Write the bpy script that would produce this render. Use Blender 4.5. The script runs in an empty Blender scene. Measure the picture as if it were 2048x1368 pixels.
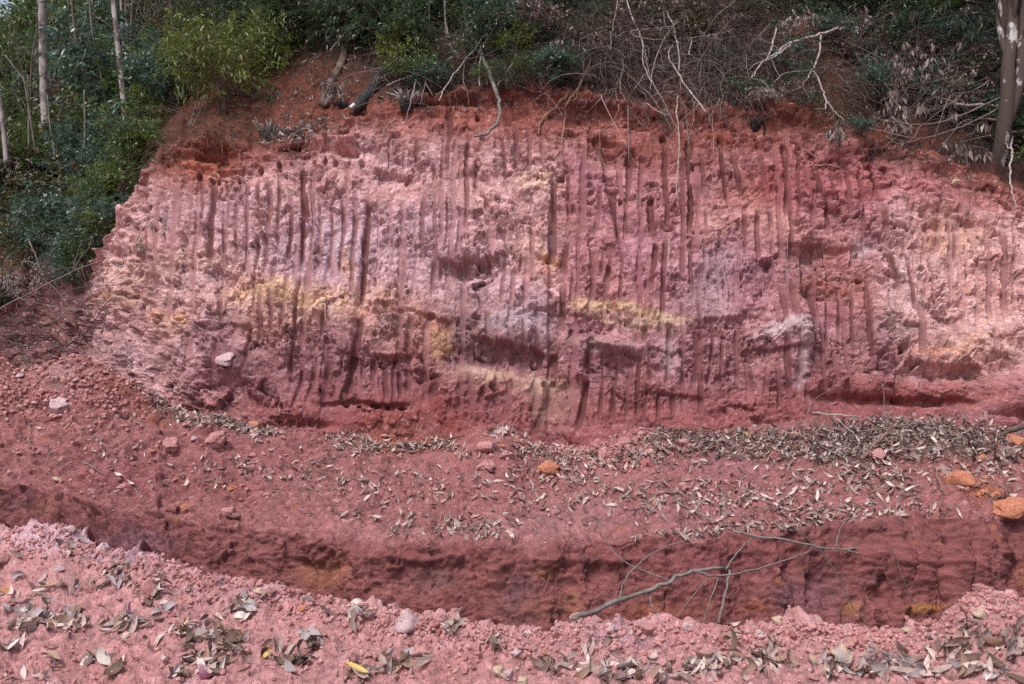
import bpy, bmesh, math, random
import numpy as np
from mathutils import Vector, Matrix, Quaternion
from mathutils import noise as mnoise

# ------------------------------------------------------------------ camera, sky, sun, exposure
sc = bpy.context.scene
col = sc.collection
CAMZ = 1.6
FPX = 1607.0            # focal length in pixels of the 2048 px wide photograph
cam_d = bpy.data.cameras.new('camera')
cam_d.sensor_width = 36.0
cam_d.lens = 36.0 * FPX / 2048.0
cam_d.clip_end = 2000.0
cam = bpy.data.objects.new('camera', cam_d)
cam.location = (0, 0, CAMZ)
cam.rotation_euler = (math.radians(90), 0, 0)
col.objects.link(cam)
sc.camera = cam

SUN_EL, SUN_AZ = math.radians(58), math.radians(215)     # azimuth clockwise from +Y: behind the camera, to the left
world = bpy.data.worlds.new('World')
sc.world = world
world.use_nodes = True
wn = world.node_tree.nodes
wl = world.node_tree.links
wn.clear()
sky = wn.new('ShaderNodeTexSky')
sky.sky_type = 'NISHITA'
sky.sun_disc = False
sky.sun_elevation = SUN_EL
sky.sun_rotation = SUN_AZ
sky.air_density = 1.0
sky.dust_density = 4.0
sky.ozone_density = 1.0
hsv = wn.new('ShaderNodeHueSaturation')
hsv.inputs['Saturation'].default_value = 0.6            # an overcast sky: paler than the clear one
bg = wn.new('ShaderNodeBackground')
bg.inputs['Strength'].default_value = 0.12
wo = wn.new('ShaderNodeOutputWorld')
wl.new(sky.outputs[0], hsv.inputs['Color'])
wl.new(hsv.outputs[0], bg.inputs['Color'])
wl.new(bg.outputs[0], wo.inputs['Surface'])

sun_d = bpy.data.lights.new('sun', 'SUN')
sun_d.energy = 1.5
sun_d.angle = math.radians(12)
sun_d.color = (1.0, 0.965, 0.95)
sun = bpy.data.objects.new('sun', sun_d)
sdir = Vector((math.sin(SUN_AZ) * math.cos(SUN_EL), math.cos(SUN_AZ) * math.cos(SUN_EL), math.sin(SUN_EL)))
sun.rotation_euler = sdir.to_track_quat('Z', 'Y').to_euler()
col.objects.link(sun)

sc.view_settings.view_transform = 'Standard'
sc.view_settings.look = 'None'
sc.view_settings.gamma = 1.0
sc.view_settings.exposure = 0.62
sc.cycles.max_bounces = 6
sc.cycles.diffuse_bounces = 3
sc.cycles.transmission_bounces = 4
sc.cycles.use_denoising = False

rng = np.random.default_rng(7)
R = random.Random(11)

# ------------------------------------------------------------------ helpers: projection and noise
def P(px, py, y):
    """world point that stands y metres in front of the camera at a place measured on the photograph"""
    return Vector(((px - 1024.0) / FPX * y, y, CAMZ + (684.0 - py) / FPX * y))

def hsh(ix, iy, seed):
    h = (ix.astype(np.int64) * 374761393 + iy.astype(np.int64) * 668265263 + seed * 982451653) & 0xFFFFFFFF
    h = ((h ^ (h >> 13)) * 1274126177) & 0xFFFFFFFF
    h = ((h ^ (h >> 16)) * 2246822519) & 0xFFFFFFFF
    return ((h ^ (h >> 15)) & 0xFFFFFF) / float(0x1000000)

def gn(x, y, seed=0):
    """gradient noise, about -0.7 to 0.7"""
    ix = np.floor(x); iy = np.floor(y)
    fx = x - ix; fy = y - iy
    ux = fx * fx * fx * (fx * (fx * 6 - 15) + 10); uy = fy * fy * fy * (fy * (fy * 6 - 15) + 10)
    def g(dx, dy):
        a = hsh(ix + dx, iy + dy, seed) * 6.2831853
        return np.cos(a) * (fx - dx) + np.sin(a) * (fy - dy)
    a, b, c, d = g(0, 0), g(1, 0), g(0, 1), g(1, 1)
    return (a + (b - a) * ux) * (1 - uy) + (c + (d - c) * ux) * uy

def fbm(x, y, oc=4, seed=0, gain=0.5):
    s = 0; a = 1.0; t = 0
    for i in range(oc):
        s = s + a * gn(x * 2 ** i + 17.3 * i, y * 2 ** i - 9.1 * i, seed + i); t += a; a *= gain
    return s / t

def cells(x, y, cell, seed, tilt=0.8, jit=0.85):
    """broken facets: height step and tilt per cell; returns height, distance to border, cell random"""
    cx = x / cell; cy = y / cell
    ix = np.floor(cx); iy = np.floor(cy)
    b1 = np.full(x.shape, 9.0); b2 = np.full(x.shape, 9.0)
    hh = np.zeros(x.shape); idr = np.zeros(x.shape)
    for dx in (-1, 0, 1):
        for dy in (-1, 0, 1):
            jx = ix + dx; jy = iy + dy
            qx = cx - (jx + 0.5 + jit * (hsh(jx, jy, seed) - 0.5)); qy = cy - (jy + 0.5 + jit * (hsh(jx, jy, seed + 1) - 0.5))
            d = qx * qx + qy * qy
            r = hsh(jx, jy, seed + 2)
            h = (r - 0.5) + tilt * (qx * (hsh(jx, jy, seed + 3) - 0.5) * 2 + qy * (hsh(jx, jy, seed + 4) - 0.35) * 2)
            n = d < b1
            b2 = np.where(n, b1, np.minimum(b2, d)); b1 = np.where(n, d, b1)
            hh = np.where(n, h, hh); idr = np.where(n, r, idr)
    return hh, np.sqrt(b2) - np.sqrt(b1), idr

def pebbles(x, y, cell, prob, rmin, rmax, seed, sq=0.8):
    """half-buried round clods; returns height and a per-clod random (0 where there is none)"""
    cx = x / cell; cy = y / cell
    ix = np.floor(cx); iy = np.floor(cy)
    best = np.zeros(x.shape); idr = np.zeros(x.shape)
    for dx in (-1, 0, 1):
        for dy in (-1, 0, 1):
            jx = ix + dx; jy = iy + dy
            ex = hsh(jx, jy, seed) < prob
            qx = x - (jx + hsh(jx, jy, seed + 1)) * cell; qy = y - (jy + hsh(jx, jy, seed + 2)) * cell
            k = hsh(jx, jy, seed + 3)
            r = rmin + (rmax - rmin) * k * k
            an = hsh(jx, jy, seed + 5) * 3.14
            ca, sa = np.cos(an), np.sin(an)
            st = 0.7 + 0.6 * hsh(jx, jy, seed + 6)
            u = (qx * ca + qy * sa) * st; v = (-qx * sa + qy * ca) / st
            h = np.sqrt(np.maximum(0, r * r - u * u - v * v))
            h = np.minimum(h, np.maximum(0, r * .62 + (u * (k - .5) + v * (hsh(jx, jy, seed + 7) - .5)) * 1.1)) * sq * ex
            n = h > best
            best = np.where(n, h, best); idr = np.where(n, hsh(jx, jy, seed + 4), idr)
    return best, idr

def sst(a, b, x):
    t = np.clip((x - a) / (b - a), 0, 1)
    return t * t * (3 - 2 * t)

def smooth1(a, n):
    k = np.hanning(n + 2)[1:-1]; k /= k.sum()
    return np.convolve(np.pad(a, n, mode='edge'), k, mode='same')[n:-n]

def mixc(c, k, m):
    return c * (1 - m[..., None]) + np.asarray(k, float) * m[..., None]

# ------------------------------------------------------------------ materials
def mat(name):
    m = bpy.data.materials.new(name); m.use_nodes = True
    nt = m.node_tree; nt.nodes.clear()
    out = nt.nodes.new('ShaderNodeOutputMaterial')
    b = nt.nodes.new('ShaderNodeBsdfPrincipled')
    nt.links.new(b.outputs[0], out.inputs[0])
    return m, nt, b, out

def N(nt, t, **kw):
    n = nt.nodes.new('ShaderNode' + t)
    for k, v in kw.items():
        if k in n.inputs.keys(): n.inputs[k].default_value = v
        else: setattr(n, k, v)
    return n

def mixrgb(nt, a, b, fac, blend='MIX'):
    n = nt.nodes.new('ShaderNodeMix'); n.data_type = 'RGBA'; n.blend_type = blend
    for sock, v in ((n.inputs[0], fac), (n.inputs[6], a), (n.inputs[7], b)):
        if hasattr(v, 'is_linked') or hasattr(v, 'links'): nt.links.new(v, sock)
        else: sock.default_value = v if not isinstance(v, tuple) else (*v, 1.0)[:4]
    return n.outputs[2]

def soil_material(name, bump=0.6, grain=60.0):
    m, nt, b, out = mat(name)
    at = N(nt, 'Attribute', attribute_name='Col')
    tc = N(nt, 'TexCoord')
    n1 = N(nt, 'TexNoise', Scale=grain, Detail=6.0, Roughness=0.7)
    n2 = N(nt, 'TexNoise', Scale=grain * 4.0, Detail=4.0, Roughness=0.7)
    n3 = N(nt, 'TexVoronoi', Scale=grain * 1.6)
    for n in (n1, n2, n3): nt.links.new(tc.outputs['Object'], n.inputs['Vector'])
    r1 = N(nt, 'MapRange'); r1.inputs[1].default_value = 0.3; r1.inputs[2].default_value = 0.7
    r1.inputs[3].default_value = 0.72; r1.inputs[4].default_value = 1.26
    nt.links.new(n1.outputs[0], r1.inputs[0])
    r2 = N(nt, 'MapRange'); r2.inputs[1].default_value = 0.3; r2.inputs[2].default_value = 0.7
    r2.inputs[3].default_value = 0.86; r2.inputs[4].default_value = 1.14
    nt.links.new(n2.outputs[0], r2.inputs[0])
    mu = N(nt, 'Math', operation='MULTIPLY')
    nt.links.new(r1.outputs[0], mu.inputs[0]); nt.links.new(r2.outputs[0], mu.inputs[1])
    # alpha of Col is 1 on smeared, smooth clay: less grain there
    mm = N(nt, 'MapRange'); mm.inputs[3].default_value = 1.0; mm.inputs[4].default_value = 0.25
    nt.links.new(at.outputs['Alpha'], mm.inputs[0])
    gr = N(nt, 'Mix'); gr.data_type = 'FLOAT'; gr.inputs[2].default_value = 1.0
    nt.links.new(mm.outputs[0], gr.inputs[0]); nt.links.new(mu.outputs[0], gr.inputs[3])
    vm = N(nt, 'VectorMath', operation='SCALE')
    nt.links.new(at.outputs['Color'], vm.inputs[0]); nt.links.new(gr.outputs[0], vm.inputs['Scale'])
    nt.links.new(vm.outputs[0], b.inputs['Base Color'])
    b.inputs['Roughness'].default_value = 0.93
    b.inputs['Specular IOR Level'].default_value = 0.18
    ad = N(nt, 'Math', operation='MULTIPLY_ADD'); ad.inputs[1].default_value = 0.45
    nt.links.new(n2.outputs[0], ad.inputs[0]); nt.links.new(n1.outputs[0], ad.inputs[2])
    a2 = N(nt, 'Math', operation='MULTIPLY_ADD'); a2.inputs[1].default_value = 0.5
    nt.links.new(n3.outputs[0], a2.inputs[0]); nt.links.new(ad.outputs[0], a2.inputs[2])
    bp = N(nt, 'Bump', Distance=0.012)
    st = N(nt, 'Math', operation='MULTIPLY'); st.inputs[1].default_value = bump
    nt.links.new(mm.outputs[0], st.inputs[0]); nt.links.new(st.outputs[0], bp.inputs['Strength'])
    nt.links.new(a2.outputs[0], bp.inputs['Height'])
    nt.links.new(bp.outputs[0], b.inputs['Normal'])
    return m

def rock_material(name, c1, c2, scale=9.0):
    m, nt, b, out = mat(name)
    tc = N(nt, 'TexCoord'); oi = N(nt, 'ObjectInfo')
    n1 = N(nt, 'TexNoise', Scale=scale, Detail=8.0, Roughness=0.65)
    n2 = N(nt, 'TexNoise', Scale=scale * 7, Detail=5.0, Roughness=0.7)
    off = N(nt, 'VectorMath', operation='ADD')
    nt.links.new(tc.outputs['Object'], off.inputs[0]); nt.links.new(oi.outputs['Location'], off.inputs[1])
    for n in (n1, n2): nt.links.new(off.outputs[0], n.inputs['Vector'])
    rm = N(nt, 'MapRange'); rm.inputs[1].default_value = 0.35; rm.inputs[2].default_value = 0.65
    nt.links.new(n1.outputs[0], rm.inputs[0])
    c = mixrgb(nt, c1, c2, rm.outputs[0])
    r2 = N(nt, 'MapRange'); r2.inputs[1].default_value = 0.3; r2.inputs[2].default_value = 0.7
    r2.inputs[3].default_value = 0.7; r2.inputs[4].default_value = 1.25
    nt.links.new(n2.outputs[0], r2.inputs[0])
    vm = N(nt, 'VectorMath', operation='SCALE')
    nt.links.new(c, vm.inputs[0]); nt.links.new(r2.outputs[0], vm.inputs['Scale'])
    nt.links.new(vm.outputs[0], b.inputs['Base Color'])
    b.inputs['Roughness'].default_value = 0.92; b.inputs['Specular IOR Level'].default_value = 0.2
    bp = N(nt, 'Bump', Strength=0.6, Distance=0.01)
    nt.links.new(n2.outputs[0], bp.inputs['Height']); nt.links.new(bp.outputs[0], b.inputs['Normal'])
    return m

def leaf_material(name, cols, trans=0.25, rough=0.5, spec=0.3):
    """colour picked per leaf (per mesh island) and per object from a small set"""
    m, nt, b, out = mat(name)
    geo = N(nt, 'NewGeometry'); oi = N(nt, 'ObjectInfo'); tc = N(nt, 'TexCoord')
    ad = N(nt, 'Math', operation='ADD'); fr = N(nt, 'Math', operation='FRACT')
    nt.links.new(geo.outputs['Random Per Island'], ad.inputs[0]); nt.links.new(oi.outputs['Random'], ad.inputs[1])
    nt.links.new(ad.outputs[0], fr.inputs[0])
    cr = N(nt, 'ValToRGB'); cr.color_ramp.interpolation = 'LINEAR'
    el = cr.color_ramp.elements
    while len(el) < len(cols): el.new(0.5)
    for i, c in enumerate(cols):
        el[i].position = i / (len(cols) - 1); el[i].color = (*((c[0] * 1.05, c[1] * .96, c[2] * .94) if name in ('litter_leaf', 'litter_pile', 'litter_tan', 'litter_dark') else c), 1)
    nt.links.new(fr.outputs[0], cr.inputs[0])
    n1 = N(nt, 'TexNoise', Scale=45.0, Detail=4.0)
    nt.links.new(tc.outputs['Object'], n1.inputs['Vector'])
    r1 = N(nt, 'MapRange'); r1.inputs[1].default_value = 0.3; r1.inputs[2].default_value = 0.7
    r1.inputs[3].default_value = 0.7; r1.inputs[4].default_value = 1.25
    nt.links.new(n1.outputs[0], r1.inputs[0])
    vm = N(nt, 'VectorMath', operation='SCALE')
    nt.links.new(cr.outputs[0], vm.inputs[0]); nt.links.new(r1.outputs[0], vm.inputs['Scale'])
    nt.links.new(vm.outputs[0], b.inputs['Base Color'])
    b.inputs['Roughness'].default_value = rough
    b.inputs['Specular IOR Level'].default_value = spec if not name.startswith('leaf_') else .65
    if name.startswith('litter'): b.inputs['Specular IOR Level'].default_value = .14
    tr = N(nt, 'BsdfTranslucent'); nt.links.new(vm.outputs[0], tr.inputs[0])
    mx = N(nt, 'MixShader'); mx.inputs[0].default_value = trans
    nt.links.new(b.outputs[0], mx.inputs[1]); nt.links.new(tr.outputs[0], mx.inputs[2])
    nt.links.new(mx.outputs[0], out.inputs[0])
    return m

def bark_material(name, c1, c2, scale=14.0, stretch=0.25, lo=0.4, hi=0.6):
    m, nt, b, out = mat(name)
    tc = N(nt, 'TexCoord'); mp = N(nt, 'Mapping'); mp.inputs['Scale'].default_value = (1, 1, stretch)
    nt.links.new(tc.outputs['Object'], mp.inputs[0])
    n1 = N(nt, 'TexNoise', Scale=scale, Detail=7.0, Roughness=0.65)
    nt.links.new(mp.outputs[0], n1.inputs['Vector'])
    rm = N(nt, 'MapRange'); rm.inputs[1].default_value = lo; rm.inputs[2].default_value = hi
    nt.links.new(n1.outputs[0], rm.inputs[0])
    nt.links.new(mixrgb(nt, c1, c2, rm.outputs[0]), b.inputs['Base Color'])
    b.inputs['Roughness'].default_value = 0.85; b.inputs['Specular IOR Level'].default_value = 0.25
    bp = N(nt, 'Bump', Strength=0.5, Distance=0.01)
    nt.links.new(n1.outputs[0], bp.inputs['Height']); nt.links.new(bp.outputs[0], b.inputs['Normal'])
    return m

M = {}
M['bank'] = soil_material('bank_soil', 0.75, 48.0)
M['ground'] = soil_material('ground_soil', 0.8, 62.0)
M['clod'] = rock_material('clod_rose', (0.41, 0.175, 0.165), (0.53, 0.29, 0.285), 5.0)
M['clod_red'] = rock_material('clod_red', (0.30, 0.105, 0.095), (0.40, 0.17, 0.16), 5.0)
M['clod_pale'] = rock_material('clod_pale', (0.50, 0.32, 0.34), (0.62, 0.46, 0.47), 5.0)
M['clod_orange'] = rock_material('clod_orange', (0.42, 0.135, 0.075), (0.55, 0.26, 0.17), 5.0)
M['clod_cream'] = rock_material('clod_cream', (0.56, 0.40, 0.27), (0.60, 0.47, 0.38))
M['litter'] = leaf_material('litter_leaf', [(0.10, 0.073, 0.065), (0.29, 0.215, 0.195), (0.44, 0.355, 0.33), (0.18, 0.125, 0.11), (0.58, 0.49, 0.465), (0.13, 0.092, 0.08), (0.36, 0.28, 0.26), (0.64, 0.56, 0.53), (0.23, 0.16, 0.14)], 0.08, 0.6)
M['litter_grey'] = leaf_material('litter_grey', [(0.30, 0.25, 0.25), (0.42, 0.355, 0.36)], 0.05, 0.55)
M['litter_tan'] = leaf_material('litter_tan', [(0.27, 0.18, 0.14), (0.40, 0.29, 0.23)], 0.08, 0.6)
M['litter_pale'] = leaf_material('litter_pale', [(0.58, 0.48, 0.43), (0.70, 0.60, 0.55)], 0.08, 0.5)
M['litter_dark'] = leaf_material('litter_dark', [(0.11, 0.078, 0.06), (0.17, 0.12, 0.095)], 0.05, 0.6)
M['litter_yellow'] = leaf_material('litter_yellow', [(0.62, 0.42, 0.12), (0.66, 0.50, 0.20)], 0.1, 0.5)
M['litter_purple'] = leaf_material('litter_purple', [(0.42, 0.20, 0.30), (0.46, 0.26, 0.36)], 0.05, 0.45)
M['litter_orange'] = leaf_material('litter_orange', [(0.45, 0.20, 0.09), (0.5, 0.26, 0.14)], 0.08, 0.5)
M['leaf_bright'] = leaf_material('leaf_bright', [(0.106, 0.159, 0.024), (0.165, 0.212, 0.035), (0.071, 0.124, 0.026), (0.224, 0.242, 0.047)], 0.3, 0.45)
M['leaf_mid'] = leaf_material('leaf_mid', [(0.065, 0.128, 0.035), (0.109, 0.174, 0.043), (0.049, 0.096, 0.029), (0.131, 0.189, 0.058)], 0.36, 0.33)
M['leaf_dark'] = leaf_material('leaf_dark', [(0.038, 0.081, 0.038), (0.070, 0.123, 0.055), (0.029, 0.058, 0.026), (0.102, 0.152, 0.080)], 0.36, 0.33)
M['leaf_blue'] = leaf_material('leaf_blue', [(0.052, 0.113, 0.075), (0.094, 0.181, 0.138), (0.041, 0.080, 0.052), (0.160, 0.246, 0.203)], 0.36, 0.30)
M['leaf_olive'] = leaf_material('leaf_olive', [(0.087, 0.080, 0.026), (0.123, 0.109, 0.032), (0.058, 0.065, 0.023), (0.131, 0.080, 0.032)], 0.25, 0.5)
M['leaf_dry'] = leaf_material('leaf_dry', [(0.14, 0.105, 0.09), (0.25, 0.195, 0.17), (0.10, 0.075, 0.065), (0.33, 0.27, 0.25), (0.18, 0.12, 0.10)], 0.12, 0.55)
M['leaf_rust'] = leaf_material('leaf_rust', [(0.32, 0.10, 0.04), (0.26, 0.12, 0.04), (0.20, 0.07, 0.035)], 0.2, 0.5)
M['bark_pale'] = bark_material('bark_pale', (0.36, 0.33, 0.33), (0.12, 0.085, 0.075), 7.0, 0.5, 0.46, 0.6)
M['bark_grey'] = bark_material('bark_grey', (0.24, 0.21, 0.185), (0.12, 0.10, 0.085))
M['bark_brown'] = bark_material('bark_brown', (0.09, 0.065, 0.05), (0.16, 0.12, 0.095))
M['bark_lichen'] = bark_material('bark_lichen', (0.075, 0.058, 0.05), (0.44, 0.43, 0.43), 5.0, 0.45, 0.56, 0.61)
M['twig_white'] = bark_material('twig_white', (0.44, 0.39, 0.37), (0.24, 0.20, 0.18), 25.0, 1.0)
M['twig_grey'] = bark_material('twig_grey', (0.27, 0.225, 0.21), (0.15, 0.12, 0.115), 25.0, 1.0)
M['brush'] = bark_material('brush', (0.15, 0.118, 0.11), (0.085, 0.066, 0.06), 25.0, 1.0)
M['litter_pile'] = leaf_material('litter_pile', [(0.06, 0.042, 0.037), (0.17, 0.125, 0.11), (0.28, 0.22, 0.205), (0.10, 0.07, 0.06), (0.42, 0.35, 0.335), (0.08, 0.058, 0.05), (0.22, 0.165, 0.15), (0.52, 0.45, 0.43), (0.14, 0.10, 0.088)], 0.06, 0.6)
M['twig_dark'] = bark_material('twig_dark', (0.065, 0.05, 0.045), (0.11, 0.088, 0.08), 25.0, 1.0)
M['twig_green'] = bark_material('twig_green', (0.23, 0.205, 0.19), (0.14, 0.125, 0.115), 25.0, 1.0)
M['root'] = bark_material('root', (0.30, 0.19, 0.13), (0.17, 0.10, 0.075), 18.0, 1.0)
M['straw'] = bark_material('straw', (0.20, 0.145, 0.10), (0.10, 0.068, 0.05), 8.0, 1.0)
M['char'] = bark_material('char', (0.018, 0.017, 0.018), (0.055, 0.052, 0.05), 18.0, 0.4)
M['ash'] = bark_material('ash', (0.72, 0.71, 0.70), (0.5, 0.48, 0.46), 30.0, 1.0)

# ------------------------------------------------------------------ mesh helpers
def big_mesh(name, V, Fq, C, m):
    """numpy grid -> mesh object with a colour attribute"""
    me = bpy.data.meshes.new(name)
    nv, nf = len(V), len(Fq)
    me.vertices.add(nv); me.vertices.foreach_set('co', np.ascontiguousarray(V, dtype=np.float32).ravel())
    me.loops.add(nf * 4); me.loops.foreach_set('vertex_index', np.ascontiguousarray(Fq, dtype=np.int32).ravel())
    me.polygons.add(nf)
    me.polygons.foreach_set('loop_start', np.arange(0, nf * 4, 4, dtype=np.int32))
    me.polygons.foreach_set('loop_total', np.full(nf, 4, dtype=np.int32))
    me.polygons.foreach_set('use_smooth', np.ones(nf, dtype=bool))
    me.update(calc_edges=True)
    a = me.color_attributes.new('Col', 'FLOAT_COLOR', 'POINT')
    a.data.foreach_set('color', np.ascontiguousarray(C, dtype=np.float32).ravel())
    me.materials.append(m)
    o = bpy.data.objects.new(name, me); col.objects.link(o)
    return o

class MB:
    """collects pieces and links them as one mesh"""
    def __init__(s): s.v = []; s.f = []
    def add(s, v, f):
        k = len(s.v); s.v += [tuple(p) for p in v]; s.f += [tuple(i + k for i in q) for q in f]
    def mesh(s, name, m, smooth=True):
        me = bpy.data.meshes.new(name); me.from_pydata(s.v, [], s.f); me.update()
        if smooth: me.polygons.foreach_set('use_smooth', [True] * len(me.polygons))
        me.materials.append(m)
        return me
    def build(s, name, m, parent=None, smooth=True):
        return link(name, s.mesh(name, m, smooth), parent)

def link(name, me, parent=None):
    o = bpy.data.objects.new(name, me); col.objects.link(o)
    if parent is not None: o.parent = parent
    return o

def catmull(pts, n):
    pts = [Vector(p) for p in pts]
    if len(pts) < 3: return [pts[0].lerp(pts[-1], i / n) for i in range(n + 1)]
    q = [pts[0] * 2 - pts[1]] + pts + [pts[-1] * 2 - pts[-2]]
    out = []
    for i in range(1, len(q) - 2):
        for k in range(n):
            t = k / n
            a, b, c, d = q[i - 1], q[i], q[i + 1], q[i + 2]
            out.append(0.5 * ((2 * b) + (c - a) * t + (2 * a - 5 * b + 4 * c - d) * t * t + (3 * b - a - 3 * c + d) * t ** 3))
    out.append(pts[-1])
    return out

def tube(mb, pts, r0, r1, sides=6, cap=True, knob=0.0, seed=0):
    pts = [Vector(p) for p in pts]
    n = len(pts)
    up = Vector((0.3, 0.2, 1)).normalized()
    rr = random.Random(seed)
    v = []; f = []
    prev = None
    for i, p in enumerate(pts):
        t = (pts[min(i + 1, n - 1)] - pts[max(i - 1, 0)])
        t = t.normalized() if t.length > 1e-9 else Vector((0, 0, 1))
        if prev is None:
            a = t.cross(up)
            if a.length < 1e-3: a = t.cross(Vector((1, 0, 0)))
            a.normalize()
        else:
            a = (prev - t * prev.dot(t))
            a = a.normalized() if a.length > 1e-6 else t.orthogonal().normalized()
        prev = a
        b = t.cross(a)
        r = r0 + (r1 - r0) * i / max(1, n - 1)
        for k in range(sides):
            an = 2 * math.pi * k / sides
            q = r * (1 + knob * (rr.random() - 0.5) * 2)
            v.append(p + a * math.cos(an) * q + b * math.sin(an) * q)
    for i in range(n - 1):
        for k in range(sides):
            k2 = (k + 1) % sides
            f.append((i * sides + k, i * sides + k2, (i + 1) * sides + k2, (i + 1) * sides + k))
    if cap:
        f.append(tuple(range(sides - 1, -1, -1))); f.append(tuple((n - 1) * sides + k for k in range(sides)))
    mb.add(v, f)

def wob(pts, amp, seed):
    """small kinks on a branch"""
    rr = random.Random(seed)
    return [Vector(p) + Vector((rr.uniform(-amp, amp), rr.uniform(-amp, amp), rr.uniform(-amp, amp))) * (0 if i in (0, len(pts) - 1) else 1) for i, p in enumerate(pts)]

# labels: one for each thing; look-alikes beside the same landmark are told apart by their order
REG = []
def tag(o, label, cat, group=None, kind=None):
    if label: o['label'] = label
    if cat: o['category'] = cat
    if group: o['group'] = group
    if kind: o['kind'] = kind
    return o
def reg(o, base, cat, px, py, group=None):
    o['category'] = cat
    if group: o['group'] = group
    REG.append((o, base, px, py))
    return o
def empty(name, loc, rz=0.0, s=1.0):
    o = bpy.data.objects.new(name, None); o.empty_display_size = 0.05
    o.location = loc; o.rotation_euler = (0, 0, rz); o.scale = (s, s, s)
    col.objects.link(o)
    return o

LM_GROUND = [(822, 1240, 'the big mauve stone'), (2012, 1010, 'the large orange rock'), (1920, 955, 'the round orange rock'), (1680, 1300, 'the peach stone'),
             (300, 1165, 'the angular pink stone'), (1095, 930, 'the flat red rock'), (970, 885, 'the rocks at the bank foot'), (130, 730, 'the soil mound peak'),
             (1480, 1140, 'the fallen grey branch'), (712, 1345, 'the large yellow leaf'), (250, 1230, 'the purple leaf'), (485, 1275, 'the small yellow leaf'),
             (1800, 880, 'the heaped leaf pile'), (760, 1090, 'the trench bend'), (1970, 1180, 'the corner mound'), (440, 1010, 'the lone red clod'),
             (120, 1060, 'the far end of the berm'), (560, 1170, 'the low berm crest'), (1300, 1250, 'the berm beside the trench'), (1060, 1310, 'the cream pebbles'), (620, 880, 'the undercut bank foot'), (1230, 940, 'the fan of clods'), (950, 1080, 'the trench lip leaves'), (1480, 1320, 'the folded brown leaf')]
LM_TOP = [(88, 120, 'the thick pale trunk'), (235, 120, 'the slim pale trunk'), (270, 80, 'the cluster of thin stems'), (470, 130, 'the bright green shrub'), (735, 180, 'the burnt log'),
          (660, 150, 'the charred stump'), (540, 265, 'the splintered stump'), (1000, 200, 'the curved hanging branch'), (1120, 220, 'the bare roots'), (1350, 150, 'the white hanging vine'),
          (1590, 90, 'the white bare branch'), (1720, 100, 'the dead brown leaves'), (2015, 160, 'the forked trunk'), (210, 450, 'the left edge of the cut'), (60, 620, 'the brush pile'),
          (320, 240, 'the yellow-green bush'), (1710, 250, 'the low fern'), (1450, 130, 'the dry hanging brush'), (800, 110, 'the yellowish bush'), (20, 300, 'the leaning sapling')]
def near(px, py, lms, skip=()):
    d = [((px - a) ** 2 + (1.4 * (py - b)) ** 2, a, b, t) for a, b, t in lms if t not in skip]
    d.sort()
    dd, a, b, t = d[0]
    dx, dy = px - a, py - b
    if dd < 30 ** 2: return 'beside ' + t
    if abs(dx) > abs(dy): return ('right of ' if dx > 0 else 'left of ') + t
    return ('below ' if dy > 0 else 'above ') + t

# ------------------------------------------------------------------ the cut bank and the hillside above it
def lines(tab, px, sm=21):
    t = np.array(tab, float)
    o = [np.interp(px, t[:, 0], t[:, k]) for k in (1, 2)]
    return o

cpx = np.concatenate([np.linspace(-900, -420, 30, endpoint=False), np.linspace(-420, -40, 90, endpoint=False), np.linspace(-40, 200, 110, endpoint=False), np.linspace(200, 2075, 1090, endpoint=False), np.linspace(2075, 2460, 100, endpoint=False), np.linspace(2460, 3000, 30)])
dens = np.gradient(cpx)
def sm_px(a, w=26.0):
    """smooth along the bank with a width in pixels"""
    g = np.arange(-900, 3001, 2.0)
    k = np.hanning(int(w) + 3)[1:-1]; k /= k.sum(); n = len(k)
    v = np.interp(g, cpx, a)
    v = np.convolve(np.pad(v, n, mode='edge'), k, mode='same')[n:-n]
    return np.interp(cpx, g, v)

B_ = [(-900, 740, 11.0), (-500, 745, 10.7), (0, 750, 10.3), (110, 755, 9.9), (170, 755, 9.2), (215, 770, 8.75), (250, 780, 8.5), (330, 815, 8.25), (440, 850, 8.05), (560, 885, 7.95), (700, 890, 8.05),
      (830, 905, 8.1), (1000, 905, 8.05), (1270, 925, 7.85), (1310, 900, 7.85), (1500, 885, 7.8), (1750, 868, 7.7), (1950, 860, 7.55), (2048, 880, 7.4), (2500, 900, 7.0), (3000, 900, 6.6)]
L_ = [(-900, 570, 11.6), (-500, 565, 11.3), (0, 560, 10.9), (110, 548, 10.6), (165, 540, 10.2), (200, 525, 9.6), (225, 470, 9.4), (250, 425, 9.35), (300, 345, 9.25), (340, 300, 9.2), (370, 284, 9.25), (430, 276, 9.3), (500, 302, 9.35), (560, 300, 9.35),
      (640, 266, 9.4), (720, 238, 9.45), (800, 205, 9.5), (900, 185, 9.5), (1000, 178, 9.5), (1150, 188, 9.45), (1250, 215, 9.4), (1330, 232, 9.35), (1420, 215, 9.3), (1550, 208, 9.2), (1620, 228, 9.15),
      (1700, 272, 9.0), (1800, 300, 8.9), (1880, 322, 8.8), (1950, 350, 8.7), (2048, 395, 8.5), (2500, 450, 7.9), (3000, 460, 7.4)]
by, bd = [sm_px(a) for a in lines(B_, cpx)]
ly, ld = [sm_px(a, 14) for a in lines(L_, cpx)]
ly = ly + sm_px(np.random.default_rng(3).normal(0, 1, len(cpx)), 9) * 9          # ragged lip
Tt = np.array([(-900, 19, 5.8), (-500, 18, 5.7), (100, 17.5, 5.9), (300, 16, 6.4), (450, 14.4, 7.6), (700, 13.6, 8.2), (1024, 13.3, 8.5), (1500, 13.0, 8.4), (2048, 12.4, 7.6), (3000, 11.5, 7.0)])
td, tz = sm_px(np.interp(cpx, Tt[:, 0], Tt[:, 1]), 90), sm_px(np.interp(cpx, Tt[:, 0], Tt[:, 2]), 90)
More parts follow.
